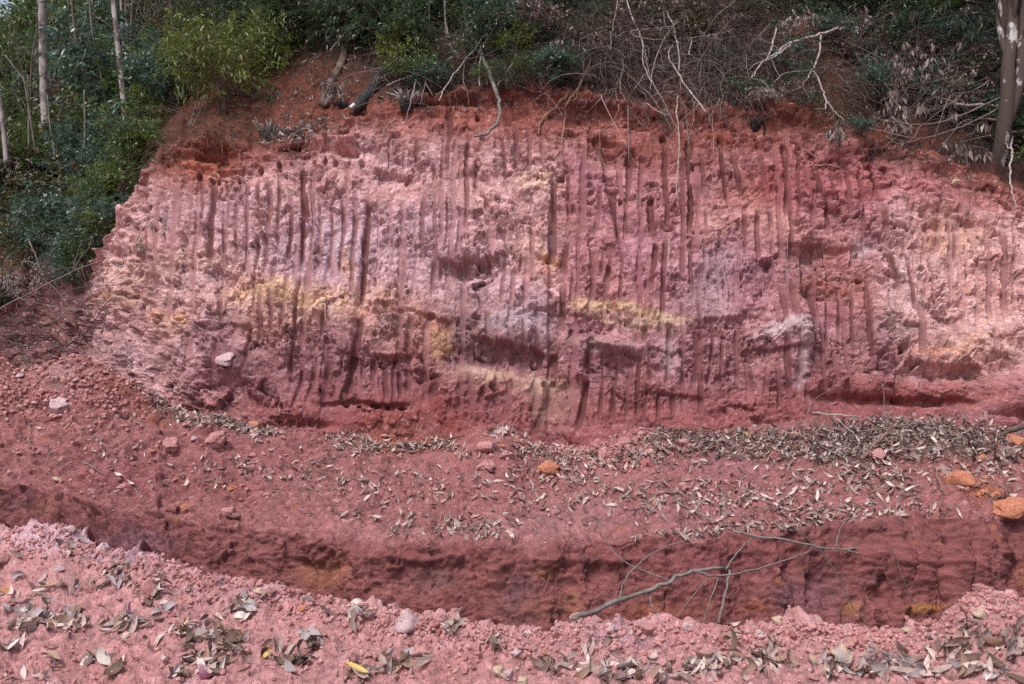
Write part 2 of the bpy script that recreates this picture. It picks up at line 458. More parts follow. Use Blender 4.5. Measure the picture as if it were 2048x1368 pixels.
uc = (cpx - 1024) / FPX
bz = CAMZ + (684 - by) / FPX * bd; lz = CAMZ + (684 - ly) / FPX * ld
bz0, bd0 = bz - 0.25, bd - 0.08
NW, NS, NF = 350, 96, 7
t = np.linspace(0, 1, NW)[:, None]
prof = t - 0.05 * np.sin(np.pi * t) * (1 - t)                       # steeper near the foot, laid back at the lip
Yw = bd0 + (ld - bd0) * (0.55 * t + 0.45 * t ** 1.7); Zw = bz0 + (lz - bz0) * t
s = (np.linspace(0, 1, NS + 1)[1:, None]) ** 1.35
# the slope starts with a rounded brow and then climbs
Ys = ld + (td - ld) * s; Zs = lz + (tz - lz) * (s + 0.10 * np.exp(-((s - 0.10) / 0.09) ** 2) * 0.0)
f = (np.linspace(0, 1, NF + 1)[1:, None])
Yf = td + (70 - td) * f ** 1.5; Zf = tz + (tz * 0 + 9.0) * f ** 0.8
Y = np.vstack([Yw, Ys, Yf]); Z = np.vstack([Zw, Zs, Zf])
X = uc[None, :] * Y
# shelf on the brow at the centre-left, where the soil lies flatter above a broken edge
PYb = 684 - (Z - CAMZ) / Y * FPX
PXb = np.broadcast_to(cpx, PYb.shape)
arc = np.concatenate([np.zeros((1, X.shape[1])), np.cumsum(np.sqrt(np.diff(Y, axis=0) ** 2 + np.diff(Z, axis=0) ** 2), axis=0)])
V2 = arc + bz0[None, :] * 0.6
rows = Y.shape[0]
wall = np.zeros((rows, 1)); wall[:NW] = 1
rowt = np.concatenate([np.linspace(0, 1, NW), 1 + np.linspace(0, 1, NS + 1)[1:], np.full(NF, 2.0)])[:, None] + 0 * X
far = sst(1.55, 2.0, rowt)
# normals of the smooth base
def normals(X, Y, Z):
    du = np.stack([np.gradient(A, axis=1) for A in (X, Y, Z)], -1); dv = np.stack([np.gradient(A, axis=0) for A in (X, Y, Z)], -1)
    n = np.cross(du, dv); n /= np.linalg.norm(n, axis=-1, keepdims=True) + 1e-12
    return n
Nn = normals(X, Y, Z)

# --- broad form: bulges (+, towards the road) and hollows (-), places measured on the photograph
D = 0.13 * fbm(X / 1.6, V2 / 1.3, 3, 5) + 0.07 * fbm(X / 0.45, V2 / 0.38, 3, 9)
BULGE = [(1600, 690, 40, 50, .16), (1585, 655, 70, 26, .10), (540, 600, 60, 50, .06), (630, 620, 45, 80, .07), (930, 540, 70, 22, -.16), (1000, 715, 90, 26, -.15), (940, 650, 50, 60, -.05), (1040, 655, 60, 40, .06),
         (850, 780, 35, 60, -.09), (760, 640, 70, 40, .06), (1240, 690, 70, 18, .10), (1240, 740, 60, 40, -.05), (1310, 560, 40, 40, .05), (1760, 640, 50, 60, .07), (1870, 740, 70, 20, -.10), (1990, 700, 50, 20, .08), (2010, 740, 45, 14, -.08), (2020, 800, 50, 40, .12), (2040, 835, 40, 10, -.08),
         (440, 735, 60, 30, .09), (390, 640, 60, 50, .03), (330, 640, 22, 30, .05), (318, 720, 16, 70, -.06), (245, 570, 30, 18, .05), (330, 570, 50, 16, -.05), (420, 640, 40, 18, -.07), (560, 830, 90, 20, .05), (670, 745, 30, 60, -.09), (420, 290, 30, 14, -.16), (450, 310, 18, 40, -.07), (400, 325, 40, 30, .06), (300, 360, 20, 30, .06),
         (560, 290, 50, 14, -.10), (670, 285, 60, 16, .10), (680, 305, 60, 12, -.08), (900, 200, 120, 10, -.12), (1180, 225, 60, 25, -.14), (1300, 240, 70, 30, -.10), (1560, 235, 90, 12, .05), (1690, 300, 60, 16, .08), (1860, 330, 60, 20, .07), (1850, 420, 120, 60, .07), (1880, 455, 80, 9, -.06), (1620, 500, 45, 18, -.10),
         (1690, 600, 60, 90, -.06), (1700, 790, 90, 12, -.05), (1800, 800, 120, 10, -.07), (1500, 800, 120, 30, .03), (1270, 280, 50, 30, .05), (960, 460, 60, 40, .03), (1100, 690, 30, 30, -.06), (610, 848, 50, 8, -.05), (1080, 340, 60, 30, .04), (250, 420, 25, 40, .05)]
for (a, b, rx, ry, h) in BULGE:
    c0, c1 = np.searchsorted(cpx, [a - 3 * rx, a + 3 * rx])
    D[:, c0:c1] += h * np.exp(-((PXb[:, c0:c1] - a) / rx) ** 2 - ((PYb[:, c0:c1] - b) / ry) ** 2)
# --- recesses with a sharp overhanging top edge, fading out downwards: (left, right, top y left, top y right, fall, depth)
wobx = 16 * fbm(X / .3, V2 / .3, 4, 31); woby = 16 * fbm(X / .25, V2 / .25, 4, 37)
REC = [(725, 848, 338, 352, 34, .06), (380, 500, 330, 345, 22, .05), (600, 735, 300, 282, 40, .035), (1180, 1262, 684, 705, 90, .12), (950, 1100, 672, 700, 80, .13), (880, 990, 512, 520, 60, .12), (1590, 1650, 482, 482, 60, .09), (1650, 1720, 495, 490, 60, .07),
       (685, 830, 706, 712, 100, .07), (385, 520, 642, 650, 50, .06), (1290, 1400, 780, 795, 60, .05), (1800, 1960, 720, 730, 70, .07), (1830, 2000, 418, 450, 60, .06), (640, 815, 800, 806, 22, .07), (1400, 1520, 640, 630, 60, .05), (1120, 1320, 615, 660, 60, .05), (1040, 1130, 625, 600, 40, .05),
       (540, 660, 842, 842, 22, .05), (1620, 1960, 782, 800, 26, .06), (320, 700, 312, 250, 40, .06), (1340, 1620, 232, 232, 50, .05), (1500, 1640, 700, 700, 60, .05), (720, 900, 596, 640, 60, .06), (1190, 1300, 262, 320, 80, .06), (390, 470, 296, 300, 40, .09)]
for (a, b, ta, tb, fall, dep) in REC:
    c0, c1 = np.searchsorted(cpx, [a - 25, b + 25])
    px = PXb[:, c0:c1] + wobx[:, c0:c1]; py = PYb[:, c0:c1] + woby[:, c0:c1]
    top = ta + (tb - ta) * (px - a) / (b - a)
    m = sst(a - 24, a + 24, px) * (1 - sst(b - 24, b + 24, px)) * sst(-3, 5, py - top) * (1 - sst(0.25 * fall, fall, py - top))
    D[:, c0:c1] -= dep * m
# --- panels: each stroke of the bucket left its strip a little deeper on one side of a line
PANEL = [(608, 400, 575, 780, 60, -.05), (735, 400, 690, 800, 40, -.045), (893, 520, 915, 760, 50, .04), (1103, 340, 1090, 860, 40, -.05), (1305, 400, 1285, 840, 40, .045), (1378, 300, 1390, 780, 50, .035), (1195, 270, 1240, 500, 35, -.05),
         (1740, 350, 1800, 600, 40, .045), (1605, 480, 1625, 720, 45, -.05), (1740, 540, 1745, 790, 40, .06), (424, 350, 416, 560, 50, -.03), (520, 355, 505, 640, 45, .035), (300, 350, 292, 600, 26, .05), (960, 380, 985, 560, 40, .04)]
for (xa, ya, xb, yb, w, h) in PANEL:
    c0, c1 = np.searchsorted(cpx, [min(xa, xb) - 10, max(xa, xb) + w * 2])
    px = PXb[:, c0:c1] + .4 * wobx[:, c0:c1]; py = PYb[:, c0:c1]
    tt = (py - ya) / (yb - ya); d = px - (xa + (xb - xa) * np.clip(tt, 0, 1))
    D[:, c0:c1] += h * sst(-4, 4, d) * (1 - sst(w * .4, w * 1.6, d)) * sst(-.05, .08, tt) * (1 - sst(.92, 1.06, tt))

# --- broken clay between the tooth marks
wx = X + 0.05 * fbm(X / .12, V2 / .12, 2, 41); wv = V2 + 0.05 * fbm(X / .12, V2 / .12, 2, 43)
h1, e1, id1 = cells(wx / 1.4, wv, .14, 51, 1.5)
h2, e2, id2 = cells(wx / 1.25, wv, .052, 61, 1.4)
h3, e3, id3 = cells(wx, wv, .0215, 71, 1.4)
pb, pbid = pebbles(X, V2, .10, .3, .012, .04, 81)
patch = sst(-.16, .16, fbm(X / .5, V2 / .35, 3, 91))                 # rougher and smoother areas
rough = (0.070 * h1 * (.35 + .65 * patch) + 0.028 * h2 * (.25 + .75 * patch) + 0.011 * h3 * (.35 + .65 * patch) + 0.018 * fbm(X / .11, V2 / .08, 5, 95, .62) - .03 * np.maximum(0, .09 - np.abs(fbm(X / .22, V2 / .13, 3, 97))) * 8 * patch + .3 * pb) - .018 * sst(.10, .0, e1) * patch - .008 * sst(.12, 0, e2)
dusty = sst(730, 830, PYb + 12 * wobx / 10) * sst(540, 640, PXb) * wall     # lower, mud-smeared part
topred = np.clip(1 - sst(-45, 55, PYb - np.interp(PXb, [280, 330, 540, 720, 900, 1000, 1150, 1300, 1450, 1600, 1750, 2000], [340, 365, 325, 255, 265, 275, 285, 330, 320, 275, 315, 400]) + 2.2 * woby), 0, 1)
rough *= (1 - .45 * dusty) * (1 - .35 * topred)
slope = 1 - wall * np.ones_like(X)
rough = rough * (1 - .5 * slope)

# --- tooth marks of the digger bucket: top x y, bottom x y, darkness of the smeared clay, width
G = [(360,385,352,500,.5,8),(380,365,376,505,.5,8),(404,345,400,505,.6,9),(424,350,418,540,.85,9),(452,400,446,520,.35,8),(475,360,466,545,.5,8),(497,355,489,560,.6,8),(520,355,505,640,.75,10),(505,640,478,760,.6,10),(540,360,530,560,.6,9),(530,560,508,700,.5,9),(560,355,552,520,.6,9),(552,520,535,700,.5,8),(583,390,575,540,.75,10),(575,540,560,680,.5,8),(608,340,600,540,1.0,12),(600,540,575,760,.5,8),
(641,390,632,560,.4,8),(664,390,655,560,.6,8),(688,385,678,570,.5,8),(711,380,702,590,.5,8),(736,385,731,520,.7,12),(731,470,722,620,.95,13),(722,620,690,800,.9,14),(758,385,752,600,.2,8),(781,395,775,520,.35,8),(807,400,800,600,.3,8),(832,420,826,520,.3,8),
(733,265,730,300,.4,8),(754,265,750,330,.6,9),(781,270,776,350,.5,8),(808,270,803,350,.5,8),(833,270,826,360,.7,9),(872,290,868,385,.35,8),(899,210,893,365,.75,11),(924,300,918,390,.4,8),(952,320,948,400,.6,10),(976,320,973,390,.3,8),(1003,260,1012,380,.7,9),(1030,240,1036,350,.6,9),(1055,240,1062,360,.55,9),(1082,250,1088,340,.4,8),
(849,380,842,540,.6,9),(872,375,866,600,.55,9),(898,390,890,500,.5,8),(924,400,915,520,.35,8),(960,375,985,440,.85,12),(985,440,968,560,.5,10),(1000,450,1018,500,.85,11),(1010,500,1005,620,.5,9),(1032,440,1040,500,.5,10),(1063,440,1068,560,.4,9),
(738,345,742,372,.7,9),(760,340,765,372,.7,9),(785,350,788,372,.5,9),(812,352,815,372,.5,9),(838,352,840,372,.5,9),
(1112,340,1103,540,.7,12),(1140,340,1132,470,.5,9),(1172,350,1162,475,.35,9),(1200,355,1192,480,.4,9),(1222,365,1240,500,.8,11),(1195,270,1215,350,1.0,12),(1215,345,1222,372,.9,11),(1238,320,1250,420,.35,8),(1330,280,1335,470,.8,12),(1378,290,1382,480,1,13),(1300,400,1310,490,1,12),(1310,490,1300,600,1,13),(1300,600,1287,690,.9,12),(1400,305,1410,400,.7,9),(1410,400,1412,480,.4,8),(1440,280,1455,420,.9,11),(1465,300,1480,390,.6,9),(1490,410,1490,490,.7,10),
(1130,470,1125,560,.8,12),(1125,560,1122,665,.85,12),(1159,480,1152,680,.35,9),(1188,480,1178,680,.5,9),(1218,480,1211,670,.5,9),(1244,480,1240,680,.45,9),(1331,470,1318,690,.65,10),(1382,480,1385,610,.7,11),(1410,490,1408,600,.3,8),(1434,500,1436,600,.35,8),(1475,480,1476,600,.4,8),
(1183,680,1172,760,1,14),(1172,760,1155,870,.95,13),(1205,695,1200,850,.6,10),(1232,710,1225,850,.7,9),(1262,715,1252,850,.5,9),(1280,700,1272,840,.9,12),(1110,690,1105,760,.9,14),(1105,760,1062,880,.95,16),(1300,690,1300,780,.5,9),(1340,640,1332,780,.55,9),(1392,640,1388,780,.85,11),(1425,635,1415,780,.7,9),(1460,635,1445,672,.6,9),(1445,670,1443,770,.65,9),(1475,630,1472,780,.5,9),(1292,770,1287,845,.8,10),(1320,770,1315,848,.7,10),(1350,772,1345,840,.7,10),
(1469,300,1484,410,.8,10),(1497,330,1510,390,.6,9),(1518,290,1532,400,.6,9),(1568,285,1574,440,.8,11),(1595,290,1600,430,.6,10),(1632,330,1660,475,.9,11),(1660,345,1683,460,.5,9),(1689,335,1706,455,.45,9),(1736,350,1752,410,1,11),(1752,410,1775,490,.7,11),(1775,490,1800,595,.9,11),(1760,350,1770,385,.5,8),
(1489,415,1492,520,.6,9),(1515,420,1515,540,.5,9),(1540,415,1545,470,.7,10),(1605,480,1612,600,.9,12),(1630,485,1634,520,.8,11),(1656,510,1660,570,.6,10),(1682,495,1684,520,.7,11),(1709,488,1712,540,.8,12),(1802,450,1802,520,.45,9),(1872,455,1873,520,.4,10),(1908,440,1913,545,.6,10),(1941,440,1945,500,.5,9),(1861,510,1865,600,.5,9),(1890,520,1893,570,.4,8),(1978,445,1978,510,.3,8),
(1627,560,1627,710,.9,12),(1653,560,1655,715,.5,9),(1678,560,1682,680,.8,10),(1705,560,1710,720,.6,9),(1733,545,1741,730,.7,10),(1557,720,1558,830,.5,9),(1501,730,1505,790,.8,9),(1530,735,1532,800,.5,8),(1473,670,1473,760,.6,9),(1811,520,1833,635,.7,10),(1987,650,1984,755,.4,10),(1524,610,1526,655,.6,10),(1550,610,1553,655,.6,10),(1500,610,1500,655,.5,10),
(697,705,697,785,.8,11),(720,705,720,780,.6,9),(744,700,745,780,.7,10),(770,705,771,815,.7,10),(798,725,798,815,.8,11),(746,580,737,635,.1,8),(795,580,790,620,.2,8),(896,630,899,685,.9,12),(892,525,896,610,.4,9),(915,695,916,750,.8,11),(979,700,982,730,.7,12),(982,730,955,815,.6,13),(973,610,978,700,.35,10),(924,600,924,640,.2,8),(878,745,845,820,.7,18),(650,610,638,695,.5,9),
(320,640,318,700,.5,12),(318,700,332,765,.45,14),(605,720,583,825,.5,10),(628,720,615,810,.5,10),(400,650,400,685,.5,9),(425,650,425,685,.4,9),(447,650,447,680,.4,9),(303,345,292,600,.55,13),(1660,800,1668,845,.5,11),(1690,790,1700,840,.5,11),(1730,790,1745,830,.4,11),(1770,785,1785,825,.4,11),(1650,410,1662,470,.3,8),(1210,600,1208,660,.4,8),(950,760,935,850,.35,10),(905,780,895,850,.3,10),(1015,790,1000,860,.35,10)]
# marks the photograph shows faintly between the strong ones
rg = random.Random(5)
for (x0, x1, y0, y1, n) in [(320, 600, 380, 560, 7), (640, 900, 420, 640, 8), (900, 1110, 420, 620, 5), (1120, 1300, 460, 660, 5), (1400, 1600, 460, 640, 7), (1800, 2040, 450, 640, 8), (1480, 1620, 700, 840, 4), (640, 900, 700, 830, 4), (560, 700, 640, 820, 4)]:
    for k in range(n):
        x = rg.uniform(x0, x1); ya = rg.uniform(y0, y0 + .4 * (y1 - y0)); G.append((x, ya, x + rg.uniform(-10, 8), ya + rg.uniform(60, 140), rg.uniform(.1, .35), rg.uniform(6, 9)))
XH = [(a[0] + a[2]) / 2 for a in G if a[4] >= .4]
lx = 312.0
while lx < 2040:
    sl = np.interp(lx, [300, 600, 900, 1150, 1350, 1500, 1650, 1850, 2040], [-.05, -.075, -.04, -.05, .0, .03, .10, .08, .0])
    ytop = np.interp(lx, [300, 340, 560, 720, 900, 1150, 1330, 1600, 1850, 2040], [360, 340, 335, 275, 235, 245, 290, 270, 400, 440]); ybot = np.interp(lx, [300, 420, 560, 700, 1000, 1300, 1700, 1850, 2040], [640, 760, 835, 820, 850, 850, 790, 720, 620])
    y = ytop + rg.uniform(0, 30)
    while y < ybot - 40:
        y2 = min(ybot, y + rg.uniform(170, 420)); off = rg.uniform(-4, 4)
        xa_, xb_ = lx + off + sl * (y - 560), lx + off + sl * (y2 - 560)
        hit = [a for a in G if a[4] > .38 and abs((a[0] + a[2]) / 2 - (xa_ + xb_) / 2) < 9 and a[1] < y2 - 20 and a[3] > y + 20]
        if not hit: G.append((xa_, y, xb_, y2, rg.choice([.2, .3, .36, .45, .55]), rg.uniform(9.5, 13)))
        y = y2 + rg.uniform(2, 22)
    lx += rg.uniform(21, 30)
gedge = fbm(X / .05, V2 / .09, 3, 401); gbrk = 4 * fbm(X / .12, V2 / .20, 2, 403)
gm = np.zeros_like(X); gd = np.zeros_like(X); gdark = np.zeros_like(X)
for k, (xa, ya, xb, yb, dk, w) in enumerate(G):
    w = w * (.80 + .45 * ((k * 7919) % 97) / 97.0)
    c0, c1 = np.searchsorted(cpx, [min(xa, xb) - w * 2, max(xa, xb) + w * 2])
    px = PXb[:NW, c0:c1]; py = PYb[:NW, c0:c1]
    tt = (py - ya) / (yb - ya)
    cx = xa + (xb - xa) * (np.clip(tt, 0, 1)) ** 1.15 + 1.6 * np.sin(py / 23.0 + k) + .10 * wobx[:NW, c0:c1]
    d = np.abs(px - cx) / (w / 2) * (1 + .35 * gedge[:NW, c0:c1]) + .2 * np.maximum(0, gbrk[:NW, c0:c1]) * (1.2 - dk)
    ends = sst(ya - 4, ya + (8 if dk > .93 else 30), py) * (1 - sst(yb - 40, yb + 8, py))
    pr = np.sqrt(np.clip(1 - d * d * .8, 0, 1))
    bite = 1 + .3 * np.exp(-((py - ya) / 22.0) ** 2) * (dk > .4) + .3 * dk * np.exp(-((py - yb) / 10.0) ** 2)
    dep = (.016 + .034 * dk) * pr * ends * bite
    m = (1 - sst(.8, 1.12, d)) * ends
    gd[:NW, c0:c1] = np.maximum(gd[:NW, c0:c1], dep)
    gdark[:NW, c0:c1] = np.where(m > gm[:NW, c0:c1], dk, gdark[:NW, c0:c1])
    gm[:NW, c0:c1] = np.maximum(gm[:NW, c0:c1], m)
# --- tooth holes where a stroke began or stopped
HOLES = [(632,328,5,8),(652,328,6,9),(674,329,6,9),(697,328,6,9),(724,327,6,8),(692,809,6,4),(718,812,6,3),(750,811,11,5),(775,814,5,5),(804,816,9,4),(1568,304,8,16),(1595,300,7,12),(1735,342,10,9),(1765,345,8,6),(1625,315,8,9),(1440,288,7,16),(1378,296,8,16),(1327,280,8,10),(1197,278,9,16),(440,361,4,4),(452,362,4,4),(422,360,5,5),(398,352,5,9),(478,358,5,5),(522,345,6,10),(560,335,5,9),(1530,255,5,14),(862,632,9,5),(1805,706,8,16),(250,590,12,5),(1302,402,7,8),(1183,684,9,12),(1842,436,8,5),(1720,560,6,5),(955,240,6,6),(560,262,9,6)]
for (a, b, rx, ry) in HOLES:
    c0, c1 = np.searchsorted(cpx, [a - 2.2 * rx, a + 2.2 * rx])
    q = ((PXb[:NW, c0:c1] - a + .15 * wobx[:NW, c0:c1]) / rx) ** 2 + ((PYb[:NW, c0:c1] - b) / ry) ** 2
    gd[:NW, c0:c1] = np.maximum(gd[:NW, c0:c1], .085 * sst(1.35, .35, q))
D = D + rough * (1 - .84 * gm) - gd
# --- hillside: soft, hummocky, with litter-sized bumps
D = np.where(slope > .5, .10 * fbm(X / .9, V2 / .9, 4, 103) + .13 * fbm(X / .3, V2 / .3, 5, 105, .6) + .9 * rough + .08 * far * 0, D)
# blend the two across the brow
bl = sst(.96, 1.03, rowt)
Xd = X + Nn[..., 0] * D; Yd = Y + Nn[..., 1] * D; Zd = Z + Nn[..., 2] * D
fac = np.where(Nn[..., 1] > 0, -1.0, 1.0)
Xd = X + Nn[..., 0] * D * fac; Yd = Y + Nn[..., 1] * D * fac; Zd = Z + Nn[..., 2] * D * fac
# ragged overhang of root-bound topsoil along the lip
ov = np.exp(-((rowt - 1.0) / .035) ** 2) * (.06 + .12 * fbm(X / .3, V2 / .3, 3, 111) + .05 * np.maximum(0, fbm(X / .09, V2 / .09, 2, 113)))
Yd -= ov; Zd += .0 * ov

# --- colours of the clay layers, with shade painted in at the lip and gully
n_a = fbm(X / .55, V2 / .4, 4, 121); n_b = fbm(X / .16, V2 / .12, 4, 123); n_c = fbm(X / .06, V2 / .05, 3, 125)
qx = PXb + 46 * n_a + 16 * n_b; qy = PYb + 26 * n_a[..., ] * .8 + 14 * n_b
C = np.empty(X.shape + (3,)); C[:] = (0.47, 0.285, 0.275)
pink = np.array((0.50, 0.31, 0.285)); mauve = np.array((0.43, 0.30, 0.33)); lav = np.array((0.45, 0.36, 0.42)); dmauve = np.array((0.27, 0.17, 0.175)); rose = np.array((0.37, 0.165, 0.155))
red = np.array((0.305, 0.130, 0.097)); brick = np.array((0.27, 0.085, 0.06)); cream = np.array((0.62, 0.45, 0.34)); yellow = np.array((0.66, 0.46, 0.29)); ochre = np.array((0.46, 0.25, 0.10)); rust = np.array((0.37, 0.145, 0.06)); pale = np.array((0.58, 0.45, 0.46)); brown = np.array((0.20, 0.12, 0.09))
def blob(x, y, rx, ry, c, k=1.0, rot=0.0, p=1.5, keep=0.0):
    global C
    ca, sa = math.cos(rot), math.sin(rot)
    c0, c1 = np.searchsorted(cpx, [x - rx * 2.4 - 60, x + rx * 2.4 + 60])
    dx = qx[:, c0:c1] - x; dy = qy[:, c0:c1] - y
    d = ((dx * ca + dy * sa) / rx) ** 2 + ((-dx * sa + dy * ca) / ry) ** 2
    m = k * np.exp(-d ** p) * np.clip(.85 + (1.6 * n_c[:, c0:c1] + .9 * n_b[:, c0:c1] + .5 * (id2[:, c0:c1] - .5)) * (1 - keep), .1, 1.15)
    C[:, c0:c1] = mixc(C[:, c0:c1], c, np.clip(m, 0, 1))
C = mixc(C, mauve, sst(-.15, .35, n_a) * .55)
C = mixc(C, rose, sst(.1, .45, -n_a) * .35)
for b in [(660,480,90,75,lav,.75),(810,480,140,70,lav,.55),(560,510,80,45,lav,.5),(470,440,130,60,mauve,.5),(680,520,60,40,lav,.7),(900,560,120,50,mauve,.7),(1050,640,80,60,lav,.6),(940,660,70,70,dmauve,.6),(930,535,60,28,brown,.65),(1010,700,100,30,brown,.65),(1000,560,80,40,mauve,.5),
          (410,690,90,50,dmauve,.55),(520,730,80,40,dmauve,.6),(640,760,60,60,dmauve,.45),(720,760,60,50,dmauve,.5),(250,490,50,70,pink,.8),(240,560,50,40,cream,.35),(420,520,90,30,cream,.55),(300,545,80,26,cream,.5),(330,600,120,24,cream,.35),(230,600,50,14,ochre,.5),(345,635,45,12,ochre,.75),(335,655,40,20,cream,.6),(500,610,60,60,cream,.5),
          (545,585,75,30,(0.62,0.42,0.28),.85),(500,590,40,26,(0.62,0.42,0.28),.6),(545,640,50,50,ochre,.45),(640,598,70,30,yellow,.6),(690,610,30,26,yellow,.55),(610,630,60,30,cream,.6),(700,530,14,40,ochre,.6),(760,600,50,30,cream,.6),(790,620,70,30,rust,.45),(800,660,70,40,cream,.5),(870,665,26,22,ochre,.85),(885,690,24,34,ochre,.7),(850,640,30,16,rust,.7),(820,690,50,30,rust,.4),
          (1185,608,60,15,yellow,1.0,.08),(1280,625,55,15,yellow,1.0,.3),(1345,640,45,12,yellow,.85,.1),(1240,625,60,16,cream,.6,.25),(1200,640,60,14,pale,.5),(1075,360,50,24,cream,.85),(1090,350,24,18,yellow,.4),(1030,430,70,40,pink,.5),(1080,530,50,36,rust,.45),(1095,515,24,18,ochre,.7),(1060,500,40,20,cream,.5),(1105,490,14,14,pale,.7),
          (970,745,55,20,cream,.9),(1080,765,50,20,cream,.7),(1040,800,90,34,cream,.45),(1100,775,20,30,ochre,.5),(1130,820,40,30,cream,.4),(900,760,26,40,cream,.6),(1330,520,80,60,mauve,.5),(1440,540,70,60,lav,.5),(1440,600,60,40,pale,.45),(1350,640,60,40,lav,.3),(1330,700,60,50,mauve,.5),(1340,720,30,40,pale,.35),
          (1530,440,70,40,cream,.55),(1420,440,50,40,cream,.45),(1480,380,60,40,ochre,.3),(1530,370,50,30,rust,.3),(1560,520,120,40,mauve,.45),(1560,570,80,40,dmauve,.35),(1620,510,50,30,brown,.6),(1690,500,40,22,rust,.5),(1650,570,70,30,rust,.5),(1700,560,50,30,rust,.55),(1700,620,50,40,brick,.4),(1700,600,20,20,cream,.5),(1640,760,90,40,rust,.45),(1600,700,34,60,pale,.95),(1570,660,70,20,pale,.75),(1610,770,16,24,pale,.9),
          (1860,560,180,120,pink,.75),(1980,560,100,140,np.array((.55,.32,.27)),.8),(1960,690,90,60,np.array((.54,.34,.28)),.8),(1780,560,40,60,pale,.5),(1730,480,30,20,pale,.6),(1900,470,60,44,ochre,.65),(1930,480,50,34,cream,.5),(1880,500,50,50,rust,.3),(1880,530,50,30,pale,.4),(1900,690,50,20,ochre,.5),(1840,700,50,16,rust,.5),(1780,630,50,30,cream,.3),(1950,770,40,60,np.array((.55,.34,.28)),.8),(2020,830,50,50,rose,.7),(1980,830,20,12,pale,.6),
          (1850,370,200,50,rose,.5),(1904,366,9,9,cream,1.0)]:
    blob(*b)
C = mixc(C, np.array((0.27, 0.15, 0.16)), wall * .5 * sst(560, 660, qy) * sst(330, 420, qx) * (1 - sst(1740, 1800, qx)) * sst(-.25, .2, n_b + .6 * n_a))
C = mixc(C, np.array((0.54, 0.36, 0.35)), wall * .4 * sst(1700, 1800, qx) * sst(380, 470, qy) * (1 - sst(690, 760, qy)) * sst(-.1, .25, n_b))
# dusty rose wash low down, brick red along the top
C = mixc(C, np.array((0.385, 0.165, 0.150)), dusty * (.80 - .25 * sst(-.1, .3, n_b)) * (1 - sst(1900, 1960, qx)))
C = mixc(C, np.array((0.40, 0.185, 0.155)), sst(780, 830, qy) * (1 - sst(520, 700, qx)) * .7 * wall)
for b in [(830,840,110,36,brick,.75),(800,860,70,20,ochre,.35),(870,790,30,50,brick,.6),(760,800,90,14,brick,.4),(1850,790,150,30,np.array((.37,.135,.105)),.6),(1700,800,140,24,np.array((.30,.11,.10)),.4),(600,830,100,24,rose,.5),(1230,880,60,40,np.array((.44,.24,.22)),.6),(450,800,90,40,rose,.5)]:
    blob(*b)
C = mixc(C, red * (1 + .0), topred * (.95 - .45 * sst(0, .3, n_b + .5 * n_a)))
for b in [(420,330,90,40,np.array((.44,.155,.08)),.6),(560,330,120,30,rose,.4),(950,240,160,40,np.array((.39,.135,.085)),.4),(1280,270,120,50,np.array((.30,.11,.085)),.35),(1500,270,150,40,brick,.5)]:
    blob(*b)
# clod-to-clod variation, dark mauve on the deeper-set cells
var = 1 + .22 * (id1 - .5) + .36 * (id2 - .5) + .34 * (id3 - .5) + .5 * n_c
var = 1 + (var - 1) * (1 - .55 * dusty) * (1 - .4 * topred)
C *= var[..., None]
pal = sst(.72, .95, id2) * .35 * (1 - topred) * (1 - .6 * dusty)
C = mixc(C, pale * 1.05, pal)
drk = sst(.25, .05, id1) * .30 * (1 - topred)
C = mixc(C, dmauve, drk)
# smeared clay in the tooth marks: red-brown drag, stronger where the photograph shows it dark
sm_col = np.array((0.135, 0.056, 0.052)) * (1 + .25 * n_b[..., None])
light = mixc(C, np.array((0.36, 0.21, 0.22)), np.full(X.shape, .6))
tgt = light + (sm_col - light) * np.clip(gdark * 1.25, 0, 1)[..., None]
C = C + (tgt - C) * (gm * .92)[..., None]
# slope soil above the lip: red earth, then dark leaf mould under the plants
mould = np.array((0.060, 0.042, 0.032))
bare = np.maximum(np.exp(-(((PXb - 540) / 230) ** 2 + ((PYb - 220) / 88) ** 2) ** 2), np.exp(-(((PXb - 1790) / 130) ** 2 + ((PYb - 285) / 40) ** 2) ** 2))
bare = np.maximum(bare, .8 * np.exp(-(((PXb - 1650) / 40) ** 2 + ((PYb - 180) / 60) ** 2) ** 2))
bare = np.maximum(bare, .6 * np.exp(-(((PXb - 1370) / 60) ** 2 + ((PYb - 180) / 50) ** 2) ** 2))
sl = sst(1.0, 1.10, rowt + .06 * n_b)
sc_ = mixc(np.broadcast_to(np.array((0.25, 0.098, 0.066)), C.shape), (0.145, 0.066, 0.046), sst(-.15, .25, n_b + .5 * n_a))
C = C + (sc_ * (1 + .25 * n_c[..., None]) - C) * (sl)[..., None]
C = C + (mould * (1 + .4 * n_b[..., None]) - C) * (sst(1.015, 1.12, rowt + .05 * n_b) * (1 - np.clip(bare * 1.2, 0, 1)) * .9)[..., None]
# shade of the lip, painted as a dark band right under it
lip_shade = np.exp(-((rowt - .985) / .045) ** 2) * sst(-.1, .25, n_a + .5 * n_b) * (PXb > 520)
C = mixc(C, (0.11, 0.048, 0.034), lip_shade * .85)
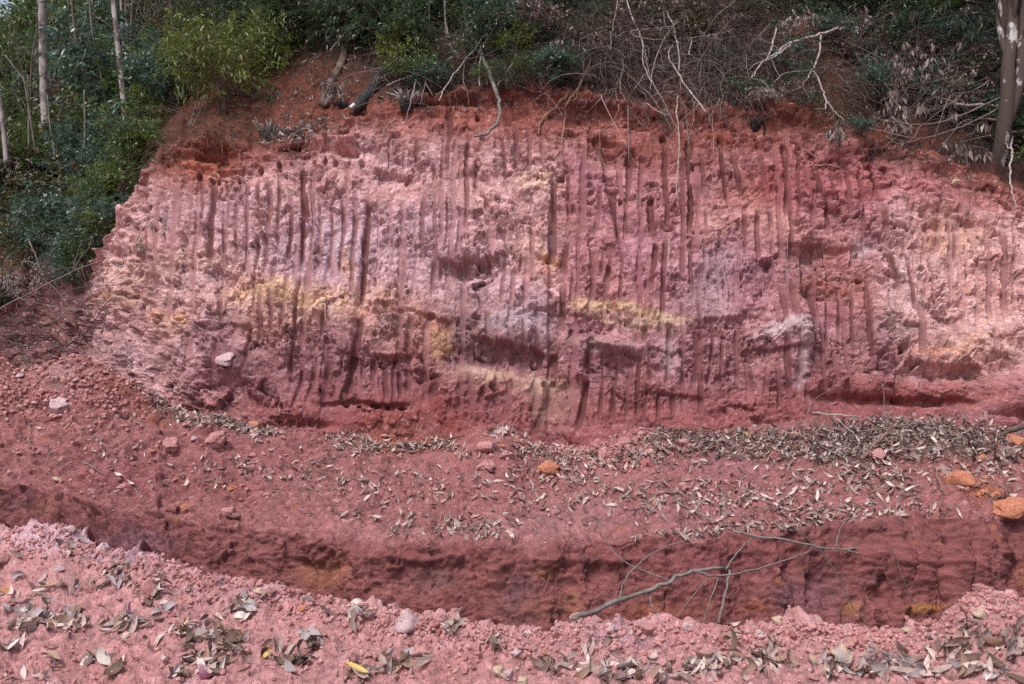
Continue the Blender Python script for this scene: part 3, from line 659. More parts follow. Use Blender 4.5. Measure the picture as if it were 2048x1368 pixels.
# far left: raw red side of the gully, shade behind the mound painted in
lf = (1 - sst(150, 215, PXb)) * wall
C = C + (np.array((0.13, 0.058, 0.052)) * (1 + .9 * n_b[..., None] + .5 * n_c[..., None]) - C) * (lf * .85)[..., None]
C = mixc(C, pale * 1.1, ((id3 > .91) & (id2 > .35)) * wall * .5 * (1 - gm))
low = sst(575, 780, qy + 10 * n_b) * wall * (1 - sst(1740, 1860, qx) * (1 - sst(700, 770, qy))) * sst(250, 560, qx)
C = C * np.array((.95, .865, .885)); C = C * (1.0 + .16 * wall)[..., None]
mid = sst(1085, 1150, qx) * (1 - sst(1730, 1800, qx)) * wall * sst(270, 340, qy) * (1 - low) * (.75 + .5 * sst(-.2, .2, n_a))
up_r = sst(1420, 1560, qx) * wall * (1 - sst(390, 450, qy)) * (1 - topred)
C = C * (1 - np.clip(mid, 0, 1)[..., None] * (1 - np.array((.76, .60, .64)))) * (1 - up_r[..., None] * (1 - np.array((.86, .68, .68))))
C = C * (1 - low[..., None] * (1 - np.array((.64, .50, .53)))) * (1 - topred[..., None] * (1 - np.array((.76, .67, .68))))
for b in [(1190, 605, 62, 10, (.66, .48, .31), .8, .07), (1280, 624, 58, 10, (.66, .48, .31), .8, .28), (1345, 640, 42, 11, cream, .8, .1), (1250, 640, 90, 10, cream, .6, .2), (1570, 660, 62, 16, pale, .9, -.15), (1608, 700, 18, 42, pale, .65), (1612, 765, 13, 18, pale, .6), (1215, 690, 70, 13, (.48, .33, .33), .6, .15), (1440, 540, 50, 60, (.42, .31, .35), .45), (1340, 715, 24, 36, pale, .4), (1400, 600, 60, 40, (.42, .31, .34), .4),
          (970, 745, 52, 17, (.55, .37, .29), .75), (1075, 768, 50, 17, cream, .65), (880, 690, 26, 38, (.46, .27, .16), .75), (1100, 800, 50, 40, (.5, .33, .28), .45), (540, 575, 60, 16, (.66, .46, .27), .6), (600, 600, 40, 12, (.66, .46, .27), .5), (1735, 500, 22, 18, pale, .6), (1790, 640, 30, 40, (.5, .36, .34), .4), (940, 655, 60, 60, (.23, .15, .15), .5), (1040, 640, 60, 30, (.46, .38, .42), .6)]:
    q_ = (C, blob(*b[:6], b[6] if len(b) > 6 else 0.0, keep=.45))
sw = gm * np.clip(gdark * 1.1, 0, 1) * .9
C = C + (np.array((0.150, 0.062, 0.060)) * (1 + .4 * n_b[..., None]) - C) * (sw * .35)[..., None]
C = np.clip(C, .012, .85)
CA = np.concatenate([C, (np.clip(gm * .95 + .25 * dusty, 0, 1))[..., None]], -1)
BANK = np.stack([Xd, Yd, Zd], -1)
nc = len(cpx)
def grid_faces(r0, r1, nc, flip=False):
    r = np.arange(r0, r1)[:, None]; c = np.arange(nc - 1)[None, :]
    i = (r - r0) * nc + c
    q = np.stack([i, i + 1, i + 1 + nc, i + nc], -1).reshape(-1, 4)
    return q[:, ::-1] if flip else q
cut = NW + 6
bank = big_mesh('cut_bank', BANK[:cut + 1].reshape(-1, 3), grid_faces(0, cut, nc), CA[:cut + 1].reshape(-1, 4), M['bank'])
tag(bank, 'tall pink and red clay bank cut by a digger, striped with tooth marks', 'earth bank', kind='structure')
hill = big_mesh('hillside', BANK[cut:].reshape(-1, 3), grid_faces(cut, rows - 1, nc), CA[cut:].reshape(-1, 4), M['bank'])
tag(hill, 'overgrown hillside of red soil above the cut bank', 'hillside', kind='structure')
PYd = 684 - (BANK[..., 2] - CAMZ) / BANK[..., 1] * FPX
bnk_n = normals(Xd, Yd, Zd); bnk_n *= np.where(bnk_n[..., 1:2] > 0, -1.0, 1.0)

def on_bank(px, py):
    c = int(np.clip(np.searchsorted(cpx, px), 1, nc - 2))
    k = np.nonzero(PYd[:, c] <= py)[0]
    r = int(k[0]) if len(k) else rows - NF - 1
    return Vector(BANK[r, c]), Vector(bnk_n[r, c])

# ------------------------------------------------------------------ ground, trench and bench
gpx = np.concatenate([np.linspace(-1000, -420, 36, endpoint=False), np.linspace(-420, -60, 70, endpoint=False), np.linspace(-60, 2110, 930, endpoint=False), np.linspace(2110, 2480, 70, endpoint=False), np.linspace(2480, 3050, 36)])
ng = len(gpx)
gu = (gpx - 1024) / FPX
def smg(a, w):
    g = np.arange(-1000, 3051, 2.0); k = np.hanning(int(w) + 3)[1:-1]; k /= k.sum(); n = len(k)
    v = np.interp(g, gpx, a); v = np.convolve(np.pad(v, n, mode='edge'), k, mode='same')[n:-n]
    return np.interp(gpx, g, v)
CR = [(-1000, 985, 7.6), (-400, 1000, 6.6), (0, 1054, 5.75), (60, 1055, 5.6), (115, 1050, 5.5), (160, 1075, 5.4), (200, 1090, 5.3), (330, 1120, 5.15), (430, 1146, 5.05), (560, 1170, 4.9), (700, 1202, 4.65), (850, 1232, 4.42), (950, 1246, 4.35), (1060, 1256, 4.3), (1150, 1246, 4.3),
      (1300, 1252, 4.3), (1500, 1250, 4.25), (1620, 1244, 4.2), (1700, 1254, 4.2), (1780, 1262, 4.15), (1860, 1245, 4.1), (1905, 1215, 4.05), (1945, 1182, 4.0), (1975, 1176, 3.98), (2048, 1195, 3.9), (2500, 1230, 3.75), (3050, 1240, 3.6)]
LI = [(-1000, 920, 8.2), (-400, 935, 7.3), (0, 965, 6.75), (80, 990, 6.6), (150, 1005, 6.5), (300, 1030, 6.25), (450, 1055, 6.0), (600, 1075, 5.72), (690, 1085, 5.5), (760, 1100, 5.42), (830, 1092, 5.4), (900, 1092, 5.4), (1050, 1098, 5.3), (1150, 1088, 5.3), (1300, 1080, 5.27), (1450, 1074, 5.25), (1600, 1056, 5.22), (1750, 1044, 5.2), (1900, 1036, 5.2), (2048, 1036, 5.2), (3050, 1030, 5.1)]
RI = [(-1000, 690, 8.4), (-400, 690, 8.3), (-60, 690, 8.3), (0, 715, 8.25), (50, 742, 8.2), (90, 722, 8.05), (130, 709, 8.0), (180, 714, 7.95), (250, 755, 7.85), (330, 805, 7.8), (420, 833, 7.75), (520, 856, 7.75), (600, 868, 7.8), (700, 866, 7.95), (830, 885, 8.05), (900, 880, 8.05), (960, 850, 7.95), (1000, 856, 7.9), (1080, 892, 7.9), (1180, 900, 7.85), (1255, 880, 7.75), (1290, 856, 7.8), (1350, 868, 7.75), (1500, 862, 7.7), (1620, 846, 7.6), (1750, 850, 7.55), (1900, 838, 7.45), (1980, 844, 7.4), (2048, 862, 7.3), (3050, 880, 6.6)]
def tab(T, w):
    a = np.array(T, float)
    return smg(np.interp(gpx, a[:, 0], a[:, 1]), w), smg(np.interp(gpx, a[:, 0], a[:, 2]), w * 2)
cy, cd = tab(CR, 30); liy, lid = tab(LI, 40); ry_, rd_ = tab(RI, 24)
z_of = lambda py, d: CAMZ + (684 - py) / FPX * d
cz, liz, rz_ = z_of(cy, cd), z_of(liy, lid), z_of(ry_, rd_)
lid = lid + smg(np.random.default_rng(8).normal(0, 1, ng), 30) * .12; liz = liz + smg(np.random.default_rng(9).normal(0, 1, ng), 34) * .05
sec = []          # (Y, Z, kind)
def pyspace(n, y0, y1):
    t = np.linspace(0, 1, n + 1)[1:, None]
    return 1.0 / (1.0 / y0 + (1.0 / y1 - 1.0 / y0) * t)          # even steps as seen from a standing eye
y_near = np.full(ng, 2.75)
tt = np.linspace(0, 1, 10)[:, None]
Y0 = .35 + (y_near - .35) * tt; Z0 = np.zeros_like(Y0)
Y1 = pyspace(215, y_near, cd)
q = (Y1 - y_near) / (cd - y_near)
width = np.clip(1.0 / (cd - y_near), .3, .95)
Z1 = cz * (.30 * q + .70 * sst(0, 1, (q - (1 - width)) / width))
tw = np.clip(.55 * np.ones(ng), .2, 1)
botz = np.minimum(cz - .55, -.38); botn = cd + .30; botf = lid - .58
botf = np.maximum(botf, botn + .12)
wl = sst(640, 200, gpx)
botz = botz * (1 - wl) + (cz - .24) * wl; botz = smg(botz, 60)
botf = botf * (1 - wl) + np.minimum(botf, botn + .10) * wl
Y2 = cd + (botn - cd) * np.linspace(0, 1, 29)[1:, None]; k2 = np.linspace(0, 1, 29)[1:, None]
Z2 = cz + (botz - cz) * (k2 ** 1.25)
Y3 = botn + (botf - botn) * np.linspace(0, 1, 13)[1:, None]; Z3 = np.broadcast_to(botz, Y3.shape)
k4 = np.linspace(0, 1, 131)[1:, None]
lefty = sst(700, 250, gpx)[None, :]                                  # at the left the far side is a slump, not a cut face
Y4 = botf + (lid - botf) * (k4 ** (1.15 + .0 * lefty)); Z4 = botz + (liz - botz) * (k4 * (1 - .18 * np.sin(np.pi * k4) * (1 - lefty)))
Y5 = pyspace(190, lid, rd_); q5 = (Y5 - lid) / (rd_ - lid)
Z5 = liz + (rz_ - liz) * (q5 ** 1.08)
k6 = np.linspace(0, 1, 17)[1:, None]
Y6 = rd_ + (1.5) * k6; Z6 = rz_ - .42 * sst(0, .55, k6) * (.35 + .65 * sst(560, 300, gpx))[None, :]
secs = [(Y0, Z0), (Y1, Z1), (Y2, Z2), (Y3, Z3), (Y4, Z4), (Y5, Z5), (Y6, Z6)]
ridx = np.concatenate([np.full(len(a), i) for i, (a, b) in enumerate(secs)])
GY = np.vstack([a for a, b in secs]); GZ = np.vstack([np.broadcast_to(b, a.shape) for a, b in secs])
def smrow(A, n):      # round off the breaks of the profile
    k = np.hanning(n + 2)[1:-1]; k /= k.sum()
    p = np.pad(A, ((n, n), (0, 0)), mode='edge')
    return sum(k[i] * p[n + i - n // 2: n + i - n // 2 + A.shape[0]] for i in range(n))
GZ[8:] = smrow(GZ, 9)[8:]
GX = gu[None, :] * GY
GP = 684 - (GZ - CAMZ) / GY * FPX
PXg = np.broadcast_to(gpx, GP.shape)
garc = np.concatenate([np.zeros((1, ng)), np.cumsum(np.sqrt(np.diff(GY, axis=0) ** 2 + np.diff(GZ, axis=0) ** 2), axis=0)]) + .0
SV = GY + GZ * 1.0                                                   # along-slope coordinate, no stretch on the steep face
Gn = normals(GX, GY, GZ); Gn *= np.where(Gn[..., 2:] < 0, -1.0, 1.0)
is_near = (ridx <= 1)[:, None] * np.ones((1, ng)); is_tr = ((ridx >= 2) & (ridx <= 4))[:, None] * np.ones((1, ng)); is_be = (ridx >= 5)[:, None] * np.ones((1, ng))
# smooth section masks
crest_m = np.exp(-((GY - cd) / .42) ** 2) * (GY < cd + .12)
wallm = smrow(((ridx == 4)[:, None] * np.ones((1, ng))).astype(float), 15) * (1 - .75 * lefty)
na = fbm(GX / .8, SV / .8, 4, 201); nb = fbm(GX / .2, SV / .2, 4, 203); ncn = fbm(GX / .055, SV / .055, 3, 205)
p1, i1 = pebbles(GX, SV, .17, .35, .02, .075, 211)
p2, i2 = pebbles(GX, SV, .075, .5, .010, .034, 221)
p3, i3 = pebbles(GX, SV, .034, .55, .005, .0155, 231)
p4, i4 = pebbles(GX, SV, .017, .5, .003, .008, 241)
gwx = GX + .06 * fbm(GX / .15, SV / .15, 2, 251); gwv = SV + .06 * fbm(GX / .15, SV / .15, 2, 253)
f1, ge1, gi1 = cells(gwx, gwv * 1.2, .20, 261, 1.1)
f2, ge2, gi2 = cells(gwx, gwv * 1.2, .07, 271, 1.1)
pm = .35 + .9 * crest_m + .35 * sst(-.2, .25, nb)
pm_b = (.25 + .55 * sst(-.1, .3, na)) * is_be
mound = np.exp(-((PXg - 130) / 190) ** 2) * is_be * sst(900, 760, GP)
pmask = np.where(is_near > .5, pm, np.where(is_be > .5, np.maximum(pm_b, .9 * mound), .25 * (1 - .6 * wallm)))
GD = .045 * na + .034 * nb * (1 + .6 * crest_m) + .012 * ncn
pq = sst(-.15, .3, fbm(GX / .3, SV / .3, 3, 207))
GD += (.75 * p1 * sst(.45, .9, pmask) * pq + .55 * p2 * np.clip(pmask, 0, 1) * pq + .5 * p3 * np.clip(pmask + .1, 0, 1) * (.3 + .7 * pq) + .6 * p4)
GD += .075 * fbm(GX / .12, SV / .12, 6, 209, .62) * (.5 + .5 * np.clip(pmask, 0, 1))
GD += .055 * crest_m * fbm(GX / .09, SV / .09, 3, 281)
GD += wallm * (.016 * f1 + .012 * f2 + .055 * fbm(GX / .085, SV / .10, 5, 293, .62) + .10 * fbm(GX / .33, SV / 1.6, 3, 294) + .8 * p3 * (i2 > .4) + .6 * p2 * (i2 > .75) + .09 * fbm(GX / .36, SV / .34, 5, 291) + .05 * fbm(GX / .5, SV / .9, 3, 292)) + (1 - wallm) * (.016 * f2 + .018 * f1)
GD += is_be * sst(640, 250, PXg) * (.12 * fbm(GX / .3, SV / .3, 5, 301, .6) + .6 * p1 * (i1 > .3))
GD += is_be * .35 * p1 * (i1 > .45) + is_be * (.13 * fbm(GX / .4, SV / .4, 5, 297, .58) + .05 * np.maximum(0, fbm(GX / .25, SV / .25, 4, 299)))
GD += is_tr * lefty * (.05 * f1 + .025 * f2)
# scars and slumps of the trench face, places measured on the photograph
for (a, b, rx, ry, h) in [(1040, 1180, 70, 50, -.07), (990, 1160, 10, 40, .05), (860, 1160, 60, 40, -.06), (730, 1120, 34, 60, .08), (640, 1140, 40, 24, -.09), (1180, 1150, 60, 30, -.06), (1330, 1200, 60, 30, -.05), (1560, 1190, 40, 50, .06), (1640, 1180, 50, 50, -.05), (1760, 1180, 30, 30, -.06), (1830, 1130, 120, 40, .09), (1900, 1180, 60, 40, .05),
                          (70, 1015, 24, 12, -.12), (100, 1020, 20, 14, .04), (230, 1090, 50, 14, -.06), (520, 1120, 40, 20, .05), (600, 1135, 20, 16, -.06), (850, 1120, 90, 8, .05), (1130, 1120, 60, 9, .05), (1250, 1120, 60, 9, .05), (1900, 1080, 90, 20, .05), (950, 1105, 50, 20, .05)]:
    GD += h * np.exp(-((PXg - a) / rx) ** 2 - ((GP - b) / ry) ** 2) * (is_tr > .5)
for (a, b, rx, ry, h) in [(960, 900, 70, 26, .10), (1230, 890, 70, 30, .06), (440, 1000, 60, 20, .04), (380, 870, 60, 20, .07), (310, 790, 30, 20, .05), (115, 770, 24, 24, .06), (1540, 905, 60, 12, .05), (400, 950, 120, 40, -.04), (1200, 1000, 200, 30, .02), (1900, 990, 70, 20, .05), (30, 800, 50, 20, .05), (1780, 860, 200, 20, .07), (270, 830, 40, 16, -.05)]:
    GD += h * np.exp(-((PXg - a) / rx) ** 2 - ((GP - b) / ry) ** 2) * (is_be > .5)
for (a, b, rx, ry, h) in [(240, 1080, 90, 14, .03), (470, 1230, 90, 30, -.03), (300, 1210, 70, 30, .05), (110, 1160, 60, 20, -.03), (1420, 1262, 50, 12, .05), (1330, 1256, 40, 10, .05), (1600, 1252, 60, 10, .05), (1220, 1258, 60, 12, .05), (880, 1245, 60, 16, .04), (1150, 1275, 40, 14, .05), (1700, 1300, 80, 30, .03), (1850, 1300, 90, 30, .03), (640, 1240, 80, 30, .025), (150, 1330, 150, 30, -.02), (1000, 1300, 60, 24, .03)]:
    GD += h * np.exp(-((PXg - a) / rx) ** 2 - ((GP - b) / ry) ** 2) * (is_near > .5)
GXd = GX + Gn[..., 0] * GD; GYd = GY + Gn[..., 1] * GD; GZd = GZ + Gn[..., 2] * GD
# overhanging crumbs at the trench lip
lipm = np.exp(-((SV - (lid + liz)) / .07) ** 2) * (1 - lefty)
GYd -= lipm * (.0 + .09 * fbm(GX / .22, SV / .5, 3, 295))
# colours
GC = np.empty(GX.shape + (3,)); GC[:] = (0.375, 0.165, 0.15)
qgx = PXg + 50 * na + 14 * nb; qgy = GP + 20 * na + 8 * nb
GC = mixc(GC, (0.43, 0.215, 0.185), is_near * (.75 + .2 * nb))
GC = mixc(GC, (0.50, 0.30, 0.275), crest_m * (.25 + .5 * sst(0, .3, na)) * .8)
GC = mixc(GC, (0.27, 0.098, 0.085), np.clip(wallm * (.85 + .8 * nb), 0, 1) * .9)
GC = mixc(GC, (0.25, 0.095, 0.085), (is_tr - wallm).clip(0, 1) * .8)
GC = mixc(GC, (0.34, 0.135, 0.12), is_be * sst(-.1, .3, na) * .6)
GC = mixc(GC, (0.44, 0.225, 0.20), is_be * sst(.05, .4, -na) * .55)
def gblob(where, x, y, rx, ry, c, k, rot=0.0):
    global GC
    ca, sa = math.cos(rot), math.sin(rot)
    dx = qgx - x; dy = qgy - y
    d = ((dx * ca + dy * sa) / rx) ** 2 + ((-dx * sa + dy * ca) / ry) ** 2
    GC = mixc(GC, c, np.clip(k * np.exp(-d ** 1.5), 0, 1) * (where > .5))
lilac = (0.44, 0.30, 0.34); dkm = (0.19, 0.095, 0.10)
for b in [(100, 1075, 110, 24, (0.50, 0.36, 0.38), .8), (250, 1110, 90, 18, lilac, .5), (520, 1175, 60, 16, lilac, .45), (1250, 1275, 60, 20, lilac, .45), (1700, 1260, 80, 16, (.52, .33, .29), .6), (1960, 1200, 60, 24, (.55, .34, .27), .75), (1420, 1265, 90, 20, (.44, .19, .15), .6), (640, 1240, 120, 40, (.44, .20, .17), .5), (200, 1330, 260, 40, (.44, .20, .165), .6), (1700, 1290, 60, 20, (.50, .24, .15), .35), (860, 1330, 160, 40, (.42, .17, .14), .5)]:
    gblob(is_near, *b)
for b in [(270, 1085, 80, 26, (.25, .13, .15), .7), (60, 1015, 40, 16, dkm, .6), (100, 1025, 30, 14, (.33, .16, .08), .7), (620, 1140, 40, 20, (.40, .20, .09), .6), (680, 1140, 30, 26, (.42, .19, .10), .5), (640, 1165, 50, 20, (.33, .14, .07), .6), (870, 1160, 50, 30, (.20, .11, .10), .7), (1030, 1190, 50, 50, (.17, .095, .10), .7), (1085, 1215, 50, 20, (.30, .13, .08), .6), (990, 1170, 30, 40, (.34, .13, .10), .6), (1140, 1200, 24, 24, (.46, .22, .12), .6), (1090, 1145, 30, 10, (.40, .19, .08), .6),
          (1330, 1225, 90, 16, (.32, .12, .05), .6), (1520, 1215, 30, 14, (.36, .13, .06), .6), (1690, 1205, 24, 14, (.46, .22, .08), .8), (1760, 1165, 40, 8, (.42, .18, .12), .7, -.5), (1770, 1140, 10, 20, (.42, .18, .12), .6), (1850, 1222, 50, 8, (.46, .23, .07), .95), (1620, 1180, 60, 50, (.26, .14, .15), .5), (1560, 1190, 26, 40, (.19, .10, .11), .6), (1740, 1160, 30, 14, (.18, .10, .11), .5), (1440, 1120, 200, 30, (.24, .08, .08), .5), (1850, 1120, 120, 40, (.30, .105, .095), .5), (2040, 1150, 30, 30, (.45, .20, .10), .5), (1590, 1130, 16, 8, (.48, .25, .17), .5), (820, 1190, 80, 20, (.40, .18, .14), .5)]:
    gblob(is_tr, *b)
for b in [(220, 760, 60, 30, (.30, .105, .06), .8, .6), (300, 830, 50, 20, (.30, .105, .06), .7, .6), (130, 760, 30, 40, (.50, .32, .29), .55), (80, 840, 160, 40, (.42, .19, .16), .5), (30, 720, 50, 40, (.27, .095, .06), .8), (840, 880, 120, 26, (.30, .095, .05), .85), (770, 905, 50, 16, (.42, .19, .08), .5), (300, 960, 240, 60, (.31, .12, .115), .6), (1000, 900, 60, 30, (.44, .20, .17), .5), (1550, 900, 300, 26, (.26, .13, .10), .6), (1850, 900, 200, 40, (.27, .14, .10), .7), (1450, 940, 90, 24, (.40, .185, .20), .6), (1250, 1030, 200, 30, (.42, .205, .20), .5), (1700, 1010, 200, 30, (.38, .15, .14), .5), (960, 960, 200, 30, (.36, .15, .14), .5), (1100, 1050, 140, 20, (.45, .24, .22), .5), (1960, 985, 60, 30, (.42, .155, .07), .6), (450, 980, 60, 30, (.32, .11, .08), .4)]:
    gblob(is_be, *b)
gvar = 1 + .4 * nb + .8 * ncn + .22 * (gi2 - .5)
gvar = gvar + .30 * (i1 - .5) * (p1 > 0) + .3 * (i2 - .5) * (p2 > 0) + .3 * (i3 - .4) * (p3 > 0)
GC *= gvar[..., None]
GC = mixc(GC, (0.56, 0.40, 0.36), ((p3 > .002) & (i3 > .86)) * .75 * np.clip(pmask, 0, 1)); GC = mixc(GC, (0.54, 0.38, 0.37), ((p2 > .004) & (i2 > .84)) * .7 * np.clip(pmask, 0, 1))
GC = mixc(GC, (0.46, 0.19, 0.10), ((p2 > .004) & (i2 < .07)) * .7)
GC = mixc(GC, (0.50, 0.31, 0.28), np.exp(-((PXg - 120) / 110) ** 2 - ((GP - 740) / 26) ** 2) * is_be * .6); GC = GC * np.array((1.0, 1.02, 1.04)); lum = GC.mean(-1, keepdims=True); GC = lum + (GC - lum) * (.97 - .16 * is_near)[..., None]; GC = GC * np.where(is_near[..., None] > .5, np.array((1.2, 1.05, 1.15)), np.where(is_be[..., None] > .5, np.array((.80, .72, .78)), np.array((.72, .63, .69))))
GC = np.clip(GC, .012, .8)
GCA = np.concatenate([GC, (wallm * .25)[..., None]], -1)
GR = np.stack([GXd, GYd, GZd], -1)
gr_n = normals(GXd, GYd, GZd); gr_n *= np.where(gr_n[..., 2:] < 0, -1.0, 1.0)
GPd = 684 - (GR[..., 2] - CAMZ) / GR[..., 1] * FPX
b1 = int(np.sum(ridx <= 1)) - 1; b2 = int(np.sum(ridx <= 4)) - 1
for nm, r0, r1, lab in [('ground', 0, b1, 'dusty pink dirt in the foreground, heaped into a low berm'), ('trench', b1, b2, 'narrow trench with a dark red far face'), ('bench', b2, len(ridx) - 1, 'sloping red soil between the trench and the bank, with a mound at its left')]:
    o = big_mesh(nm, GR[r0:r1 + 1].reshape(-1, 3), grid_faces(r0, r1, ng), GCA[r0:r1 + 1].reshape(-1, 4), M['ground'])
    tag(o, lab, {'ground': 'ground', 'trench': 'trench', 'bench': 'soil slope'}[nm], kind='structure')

def on_ground(px, py):
    c = int(np.clip(np.searchsorted(gpx, px), 1, ng - 2))
    k = np.nonzero((GPd[:, c] <= py) & (ridx > 0))[0]
    r = int(k[0]) if len(k) else len(ridx) - 20
    return Vector(GR[r, c]), Vector(gr_n[r, c]), int(ridx[r])

# the wide land round about, below everything in view
mb = MB()
NB = 48
for i in range(NB + 1):
    for j in range(NB + 1):
        x = -150 + 300 * i / NB; y = -150 + 300 * j / NB
        mb.v.append((x, y, -1.3 + .4 * mnoise.noise((x / 18, y / 18, 0)) if abs(x) < 20 and -6 < y < 20 else -.8 + .8 * mnoise.noise((x / 18, y / 18, 0))))
for i in range(NB):
    for j in range(NB):
        a = i * (NB + 1) + j; mb.f.append((a, a + NB + 1, a + NB + 2, a + 1))
o = mb.build('terrain', M['clod_red']); tag(o, 'red earth stretching away round the cutting', 'terrain', kind='structure')
# road side the camera stands on
mb = MB(); NR = 40
for i in range(NR + 1):
    for j in range(13):
        x = -9 + 18 * i / NR; y = -7 + 7.6 * j / 12
        mb.v.append((x, y, -.012 + .03 * mnoise.noise((x, y, 3)) * (j < 12)))
for i in range(NR):
    for j in range(12):
        a = i * 13 + j; mb.f.append((a, a + 13, a + 14, a + 1))
o = mb.build('road', M['clod']); tag(o, 'bare dirt track in front of the berm', 'road', kind='structure')

# ------------------------------------------------------------------ stones and clods
def rock_mesh(name, seed, sub=3, flat=.75, rough=.35, blocky=0.0):
    bm = bmesh.new(); bmesh.ops.create_icosphere(bm, subdivisions=sub, radius=1.0)
    o = Vector((seed * 7.3, seed * 3.1, seed * 1.7)); rr = random.Random(seed)
    planes = [(Vector((rr.uniform(-1, 1), rr.uniform(-1, 1), rr.uniform(-1, 1))).normalized(), rr.uniform(.55, .85)) for _ in range(9)]
    for v in bm.verts:
        d = v.co.normalized()
        r = 1 + rough * mnoise.noise(d * 1.3 + o) + rough * .5 * mnoise.noise(d * 3.1 + o) + rough * .28 * mnoise.noise(d * 7.0 + o)
        p = d * r
        if blocky:
            for n, k in planes:
                e = p.dot(n) - k
                if e > 0: p -= n * e * blocky
        v.co = Vector((p.x, p.y, p.z * flat))
    me = bpy.data.meshes.new(name); bm.to_mesh(me); bm.free()
    me.polygons.foreach_set('use_smooth', [not blocky > .6] * len(me.polygons))
    me.materials.append(M['clod'])
    return me
ROCKS = [rock_mesh('clod', 1, 3, .8, .6, .5), rock_mesh('clod', 2, 3, .7, .7, .75), rock_mesh('clod', 3, 3, .85, .6, .7), rock_mesh('clod', 4, 3, .75, .65, .8), rock_mesh('clod', 5, 3, .65, .7, .6)]
BLOCKS = [rock_mesh('rock', 11, 3, .8, .45, .8), rock_mesh('rock', 12, 3, .7, .5, .85), rock_mesh('rock', 13, 3, .8, .4, .7)]
SMALL = [rock_mesh('clod', 21, 2, .8, .7, .8), rock_mesh('clod', 22, 2, .75, .75, .7), rock_mesh('clod', 23, 2, .85, .7, .9), rock_mesh('clod', 24, 2, .7, .8, .75)]
def place_rock(px, py, rpx, mesh, m, name='clod', sink=.35, asp=(1, 1, 1), bankside=False, rot=None):
    if bankside: p, n = on_bank(px, py)
    else: p, n, _ = on_ground(px, py + rpx * .55)
    r = rpx / FPX * p.y
    o = bpy.data.objects.new(name, mesh); col.objects.link(o)
    o.location = p + n * r * (.62 - sink * 1.5 * .75)
    o.rotation_euler = rot if rot else (R.uniform(-.4, .4), R.uniform(-.4, .4), R.uniform(0, 6.28))
    o.scale = (r * asp[0], r * asp[1], r * asp[2])
    o.material_slots[0].link = 'OBJECT'; o.material_slots[0].material = M[m]
    return o
